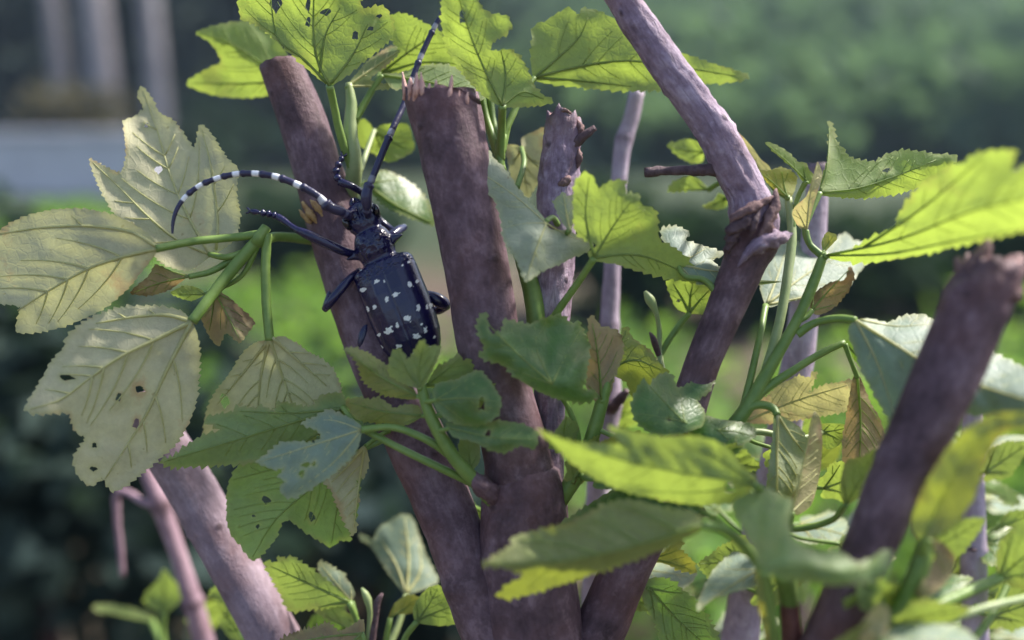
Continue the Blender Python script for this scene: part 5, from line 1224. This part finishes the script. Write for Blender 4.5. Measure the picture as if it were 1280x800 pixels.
for i, u in enumerate(us):
    for k in range(SEG):
        th = 2 * math.pi * k / SEG
        c, s = math.cos(th), math.sin(th)
        ex = 0.95 if u > 0 else 0.98
        v = hw[i] * math.copysign(abs(c) ** ex, c)
        w = (ht[i] if s > 0 else hb[i]) * math.copysign(abs(s) ** ex, s)
        out = Vector((c, s, 0))
        if -34 < u < -6:      # side spines of the pronotum
            e = math.exp(-((u + 19) / 4.2) ** 2) * math.exp(-((abs(c) - 1) / 0.05) ** 2) * (1 if s > -0.6 else 0)
            v += math.copysign(13 * e, c); w += 3 * e
            # bosses on its back
            for bu, bv, bh in ((-20, 0, 2.2), (-26, 10, 2.4), (-26, -10, 2.4), (-12, 8, 1.6), (-12, -8, 1.6)):
                if s > 0: w += bh * math.exp(-((u - bu) / 3.6) ** 2 - ((v - bv) / 4.5) ** 2)
            if s > 0: w += 0.8 * noise.noise(Vector((u * 0.35, v * 0.35, 3)))
        if u < -44:           # antennal tubercles and the groove between them
            if s > 0:
                w += 7.0 * math.exp(-((u + 69) / 5.5) ** 2) * (math.exp(-((v - 11) / 5.0) ** 2) + math.exp(-((v + 11) / 5.0) ** 2))
                w -= 2.6 * math.exp(-(v / 2.6) ** 2) * math.exp(-((u + 64) / 11) ** 2)
                w += 0.5 * noise.noise(Vector((u * 0.4, v * 0.4, 7)))
        mk = 0.0
        if u > 0.2:
            if s > 0:
                w -= 1.5 * math.exp(-(v / 0.9) ** 2) * min(1, max(0, (u - 7) / 4))
                # scutellum
                if u < 11: w += 1.6 * max(0.0, 1 - abs(v) / max(0.5, (10.5 - u) * 0.62)) ** 0.3 if abs(v) < (10.5 - u) * 0.62 else 0
                # rough grainy base of the wing cases
                e = math.exp(-((u - 10) / 9) ** 2)
                gq = noise.noise(Vector((u * 0.42, v * 0.42, 1.5)))
                w += 2.6 * e * max(0, gq + 0.05) + 0.5 * noise.noise(Vector((u * .06, v * .06, 4)))
                w += 0.8 * math.exp(-((abs(v) - 17) / 3) ** 2) * math.exp(-((u - 45) / 50) ** 2)
            # shoulder knobs
            w += 2.5 * math.exp(-((u - 7) / 6) ** 2) * math.exp(-((abs(v) - 31) / 6) ** 2) * (1 if s > 0 else 0)
            mid = (1 if s > -0.25 else 0)
        p = BL(u, v, w)
        if u > 0.2 and s > -0.3:
            x, y = W2P(p)
            for si, (sx, sy, a, b) in enumerate(spots):
                dx, dy = x - sx, y - sy
                if abs(dx) < 3 * a and abs(dy) < 3 * b:
                    an = math.atan2(dy, dx)
                    rr = math.hypot(dx / a, dy / b) * (1 + 0.14 * math.sin(2 * an + si * 1.7) + 0.10 * math.sin(5 * an + si) + 0.5 * noise.noise(Vector((x * 0.42, y * 0.42, si * 3.1))))
                    mk = max(mk, min(1, max(0, (1.02 - rr) / 0.14)))
            mk *= 0.92 + 0.3 * noise.noise(Vector((x, y, 0)))
        bm_.v.append(p); bm_.uv.append((k / SEG, i / len(us))); bm_.c.append(max(0, mk))
nb = len(us)
for i in range(nb - 1):
    for k in range(SEG):
        k2 = (k + 1) % SEG
        bm_.f.append((i * SEG + k, i * SEG + k2, (i + 1) * SEG + k2, (i + 1) * SEG + k)); bm_.mi.append(0)
bm_.f.append(tuple(range(SEG))[::-1]); bm_.mi.append(0)
bm_.f.append(tuple((nb - 1) * SEG + k for k in range(SEG))); bm_.mi.append(0)

def limb(mb, pts, n=26, segs=14, bands=None, bump=0.05, kink=()):
    q = catmull(px_path(pts), n)
    cen = [Vector(r[:3]) for r in q]
    rad = [max(float(r[3]), 3e-5) for r in q]
    mb.tube(cen, rad, segs, disp=lambda i, th, ln, p: rad[i] * bump * noise.noise(p * 2200), c=[0.0] * n)
def tarsus(mb, pts, w):
    """lobed foot segments and a pair of claws along px points (x, y, d)"""
    for a, b, f in zip(pts[:-1], pts[1:], (1.0, 1.0, 0.95, 0.75, 0.6)):
        m = tuple((a[i] * 0.3 + b[i] * 0.7) for i in range(3))
        limb(mb, [(a[0], a[1], a[2], w * 0.45 * f), (*m, w * 1.1 * f), (b[0], b[1], b[2], w * 0.7 * f)], 10, 10)
    a, b = pts[-2], pts[-1]
    dx, dy = b[0] - a[0], b[1] - a[1]
    l = math.hypot(dx, dy)
    for s in (-1, 1):
        limb(mb, [(b[0], b[1], b[2], w * 0.35), (b[0] + dx / l * 4 - s * dy / l * 3, b[1] + dy / l * 4 + s * dx / l * 3, b[2], w * 0.25), (b[0] + dx / l * 7 - s * dy / l * 3, b[1] + dy / l * 7 + s * dx / l * 3, b[2] + .6, 0.6)], 8, 8)
L = bm_
# front left leg reaching to the leaf stalks
limb(L, [(446, 318, 155.5, 9), (432, 315, 153, 11), (405, 303, 150.5, 12.5), (384, 293, 149.6, 12), (371, 287, 149.5, 8.5)])
limb(L, [(373, 288.5, 149.5, 8.5), (362, 281, 150, 7.5), (352, 274, 150.4, 9.5), (346, 270.5, 150.4, 9)])
tarsus(L, [(347, 271, 150.4), (340, 268.5, 150.2), (333, 267, 150), (326, 266, 150), (313, 264, 150.4)], 9.5)
# front right leg, shin passing behind the head
limb(L, [(476, 303, 155, 10), (486, 297, 155, 13), (497, 289, 157, 13), (505, 284, 160, 9.5)])
limb(L, [(505, 284, 160, 9), (492, 288, 163.5, 8), (472, 272, 163.5, 8), (458, 246, 159, 8), (438, 232, 155.5, 9.5), (424, 227, 155.5, 10)])
tarsus(L, [(425, 227.5, 155.5), (420, 219, 155.5), (420.5, 210, 155.8), (425, 203, 156), (428, 196, 156.4)], 9)
# middle legs
limb(L, [(450, 338, 156.5, 8), (440, 346, 155, 9.5), (424, 364, 153.5, 11.5), (411, 380, 153.6, 11), (406, 387, 154.5, 8)])
limb(L, [(406, 386, 154.5, 7.5), (409, 376, 156.5, 7), (413, 367, 158, 7.5), (416, 362, 158.8, 7)])
tarsus(L, [(415, 363, 158.6), (411, 357, 158.6), (412, 350, 158.8), (416, 344, 159.2)], 6)
limb(L, [(522, 368, 157, 10), (537, 370, 156, 13), (549, 376, 156, 17), (556, 381, 156.6, 15), (559, 384, 157.5, 9)])
limb(L, [(558, 383, 157.5, 10), (550, 387, 158.5, 11), (538, 390, 160, 10), (522, 394, 162, 8)])
# hind legs
limb(L, [(472, 392, 158, 9), (462, 400, 156.5, 10), (455, 415, 155.5, 12), (452, 432, 155.5, 11), (453, 442, 156, 8)])
limb(L, [(453, 440, 156, 7.5), (460, 455, 157, 7), (474, 472, 157.5, 7.5)])
tarsus(L, [(473, 471, 157.4), (480, 480, 157), (488, 488, 157), (497, 496, 157)], 6)
limb(L, [(518, 420, 158, 9), (524, 440, 157.5, 11), (526, 462, 157.5, 10)])
limb(L, [(526, 460, 157.5, 8), (522, 480, 157, 7), (516, 500, 157, 7)])
# jaws
limb(L, [(447, 262, 157.5, 9), (440, 254, 158, 8), (441, 248, 158.4, 3)], 12)
limb(L, [(456, 260, 157.5, 9), (448, 252, 158, 8), (443, 248, 158.4, 3)], 12)
L.build('body', M['beetle'], btl, BC)
for sg in (-1, 1):
    mb = MB()
    cen = [BL(-61 + 9 * math.cos(t) * 0.8, sg * (19 + 1.5 * math.sin(t)), 6 + 6.5 * math.sin(t)) for t in np.linspace(-1.2, 2.6, 12)]
    mb.tube(cen, [SC * r for r in (1.5, 3, 4, 4.4, 4.4, 4, 4, 4.2, 4.2, 3.6, 2.6, 1.2)], 14)
    mb.build('eye', M['beetle_eye'], btl, BC)

def antenna(pts, joints, white=1.0):
    """pts px (x, y, d, w); joints: indices of pts where a segment begins; pale ring at each segment's base"""
    dense = catmull(px_path(pts), 260)
    cen = [Vector(r[:3]) for r in dense]
    jx = []
    for (x, y) in joints:
        jx.append(min(range(len(cen)), key=lambda i: (W2P(cen[i])[0] - x) ** 2 + (W2P(cen[i])[1] - y) ** 2))
    s = [0.0]
    for i in range(1, len(cen)): s.append(s[-1] + (cen[i] - cen[i - 1]).length)
    rad, col = [], []
    for i in range(len(cen)):
        r = float(dense[i][3]); c = 0.0
        for n, j in enumerate(jx):
            ds = (s[i] - s[j]) / SC
            r *= 1 + 0.24 * math.exp(-((ds + 2.5) / 2.6) ** 2) - 0.22 * math.exp(-((ds - 0.8) / 1.2) ** 2)
            if n > 0: c = max(c, min(1, max(0, (4.9 - abs(ds - 5.4)) / 1.4)) * (0.55 if n < 2 else 1.0) * white)
        rad.append(r); col.append(c)
    mb = MB()
    mb.tube(cen, rad, 14, disp=lambda i, th, ln, p: rad[i] * 0.05 * noise.noise(p * 2500), c=col)
    return mb.build('antenna', M['antenna'], btl, BC)
antenna([(437, 272, 151.5, 9), (428, 265, 150, 12), (415, 260, 149, 13), (406, 254, 148.5, 12.5), (400, 247, 148.2, 9), (388, 239, 148, 9.5), (372, 231, 148, 9), (345, 221, 148, 8.6), (320, 217, 148, 8), (296, 217.5, 148, 7.5), (271.5, 223, 147.5, 7), (250, 232, 147, 6.6), (231, 247, 146.5, 6), (220, 264, 146, 5.2), (216, 280, 146, 4.4), (215.5, 292, 146, 2.6)],
        [(430, 266), (406, 253.5), (377, 233), (351, 222.5), (325.5, 217.2), (301.5, 217), (277, 221.5), (255, 229.5), (235, 243)])
antenna([(460, 270, 152, 9), (459, 258, 150.5, 12), (458, 246, 150, 14.5), (460, 236, 150, 12.5), (464, 226, 150, 9.5), (474, 201, 150.5, 9), (486, 172, 151.5, 9), (495, 152, 153, 8), (503, 135, 154.5, 8), (513, 106, 156, 7.6), (523, 78, 156.5, 7.2), (540, 40, 157, 6.6), (558, 6, 157, 5)],
        [(459, 262), (463, 229), (487, 171), (513, 107), (524, 76), (541, 38)], 0.4)
# chewed shreds of bark and a wilted stipule where the beetle has been feeding
for k, pa in enumerate(([(378, 252, 158, 3), (384, 262, 157.6, 9), (392, 272, 157.6, 8), (397, 280, 158, 3)], [(388, 250, 158, 3), (396, 258, 157.4, 8), (402, 268, 157.6, 6), (405, 276, 158, 2)], [(374, 262, 158, 2), (382, 272, 157.8, 7), (390, 279, 158.2, 3)])):
    o = cone('bark_shred', [c for c in shrub.children if c.name.startswith('branch')][1], pa, M['shred'], 8, k + 40, 0.5)
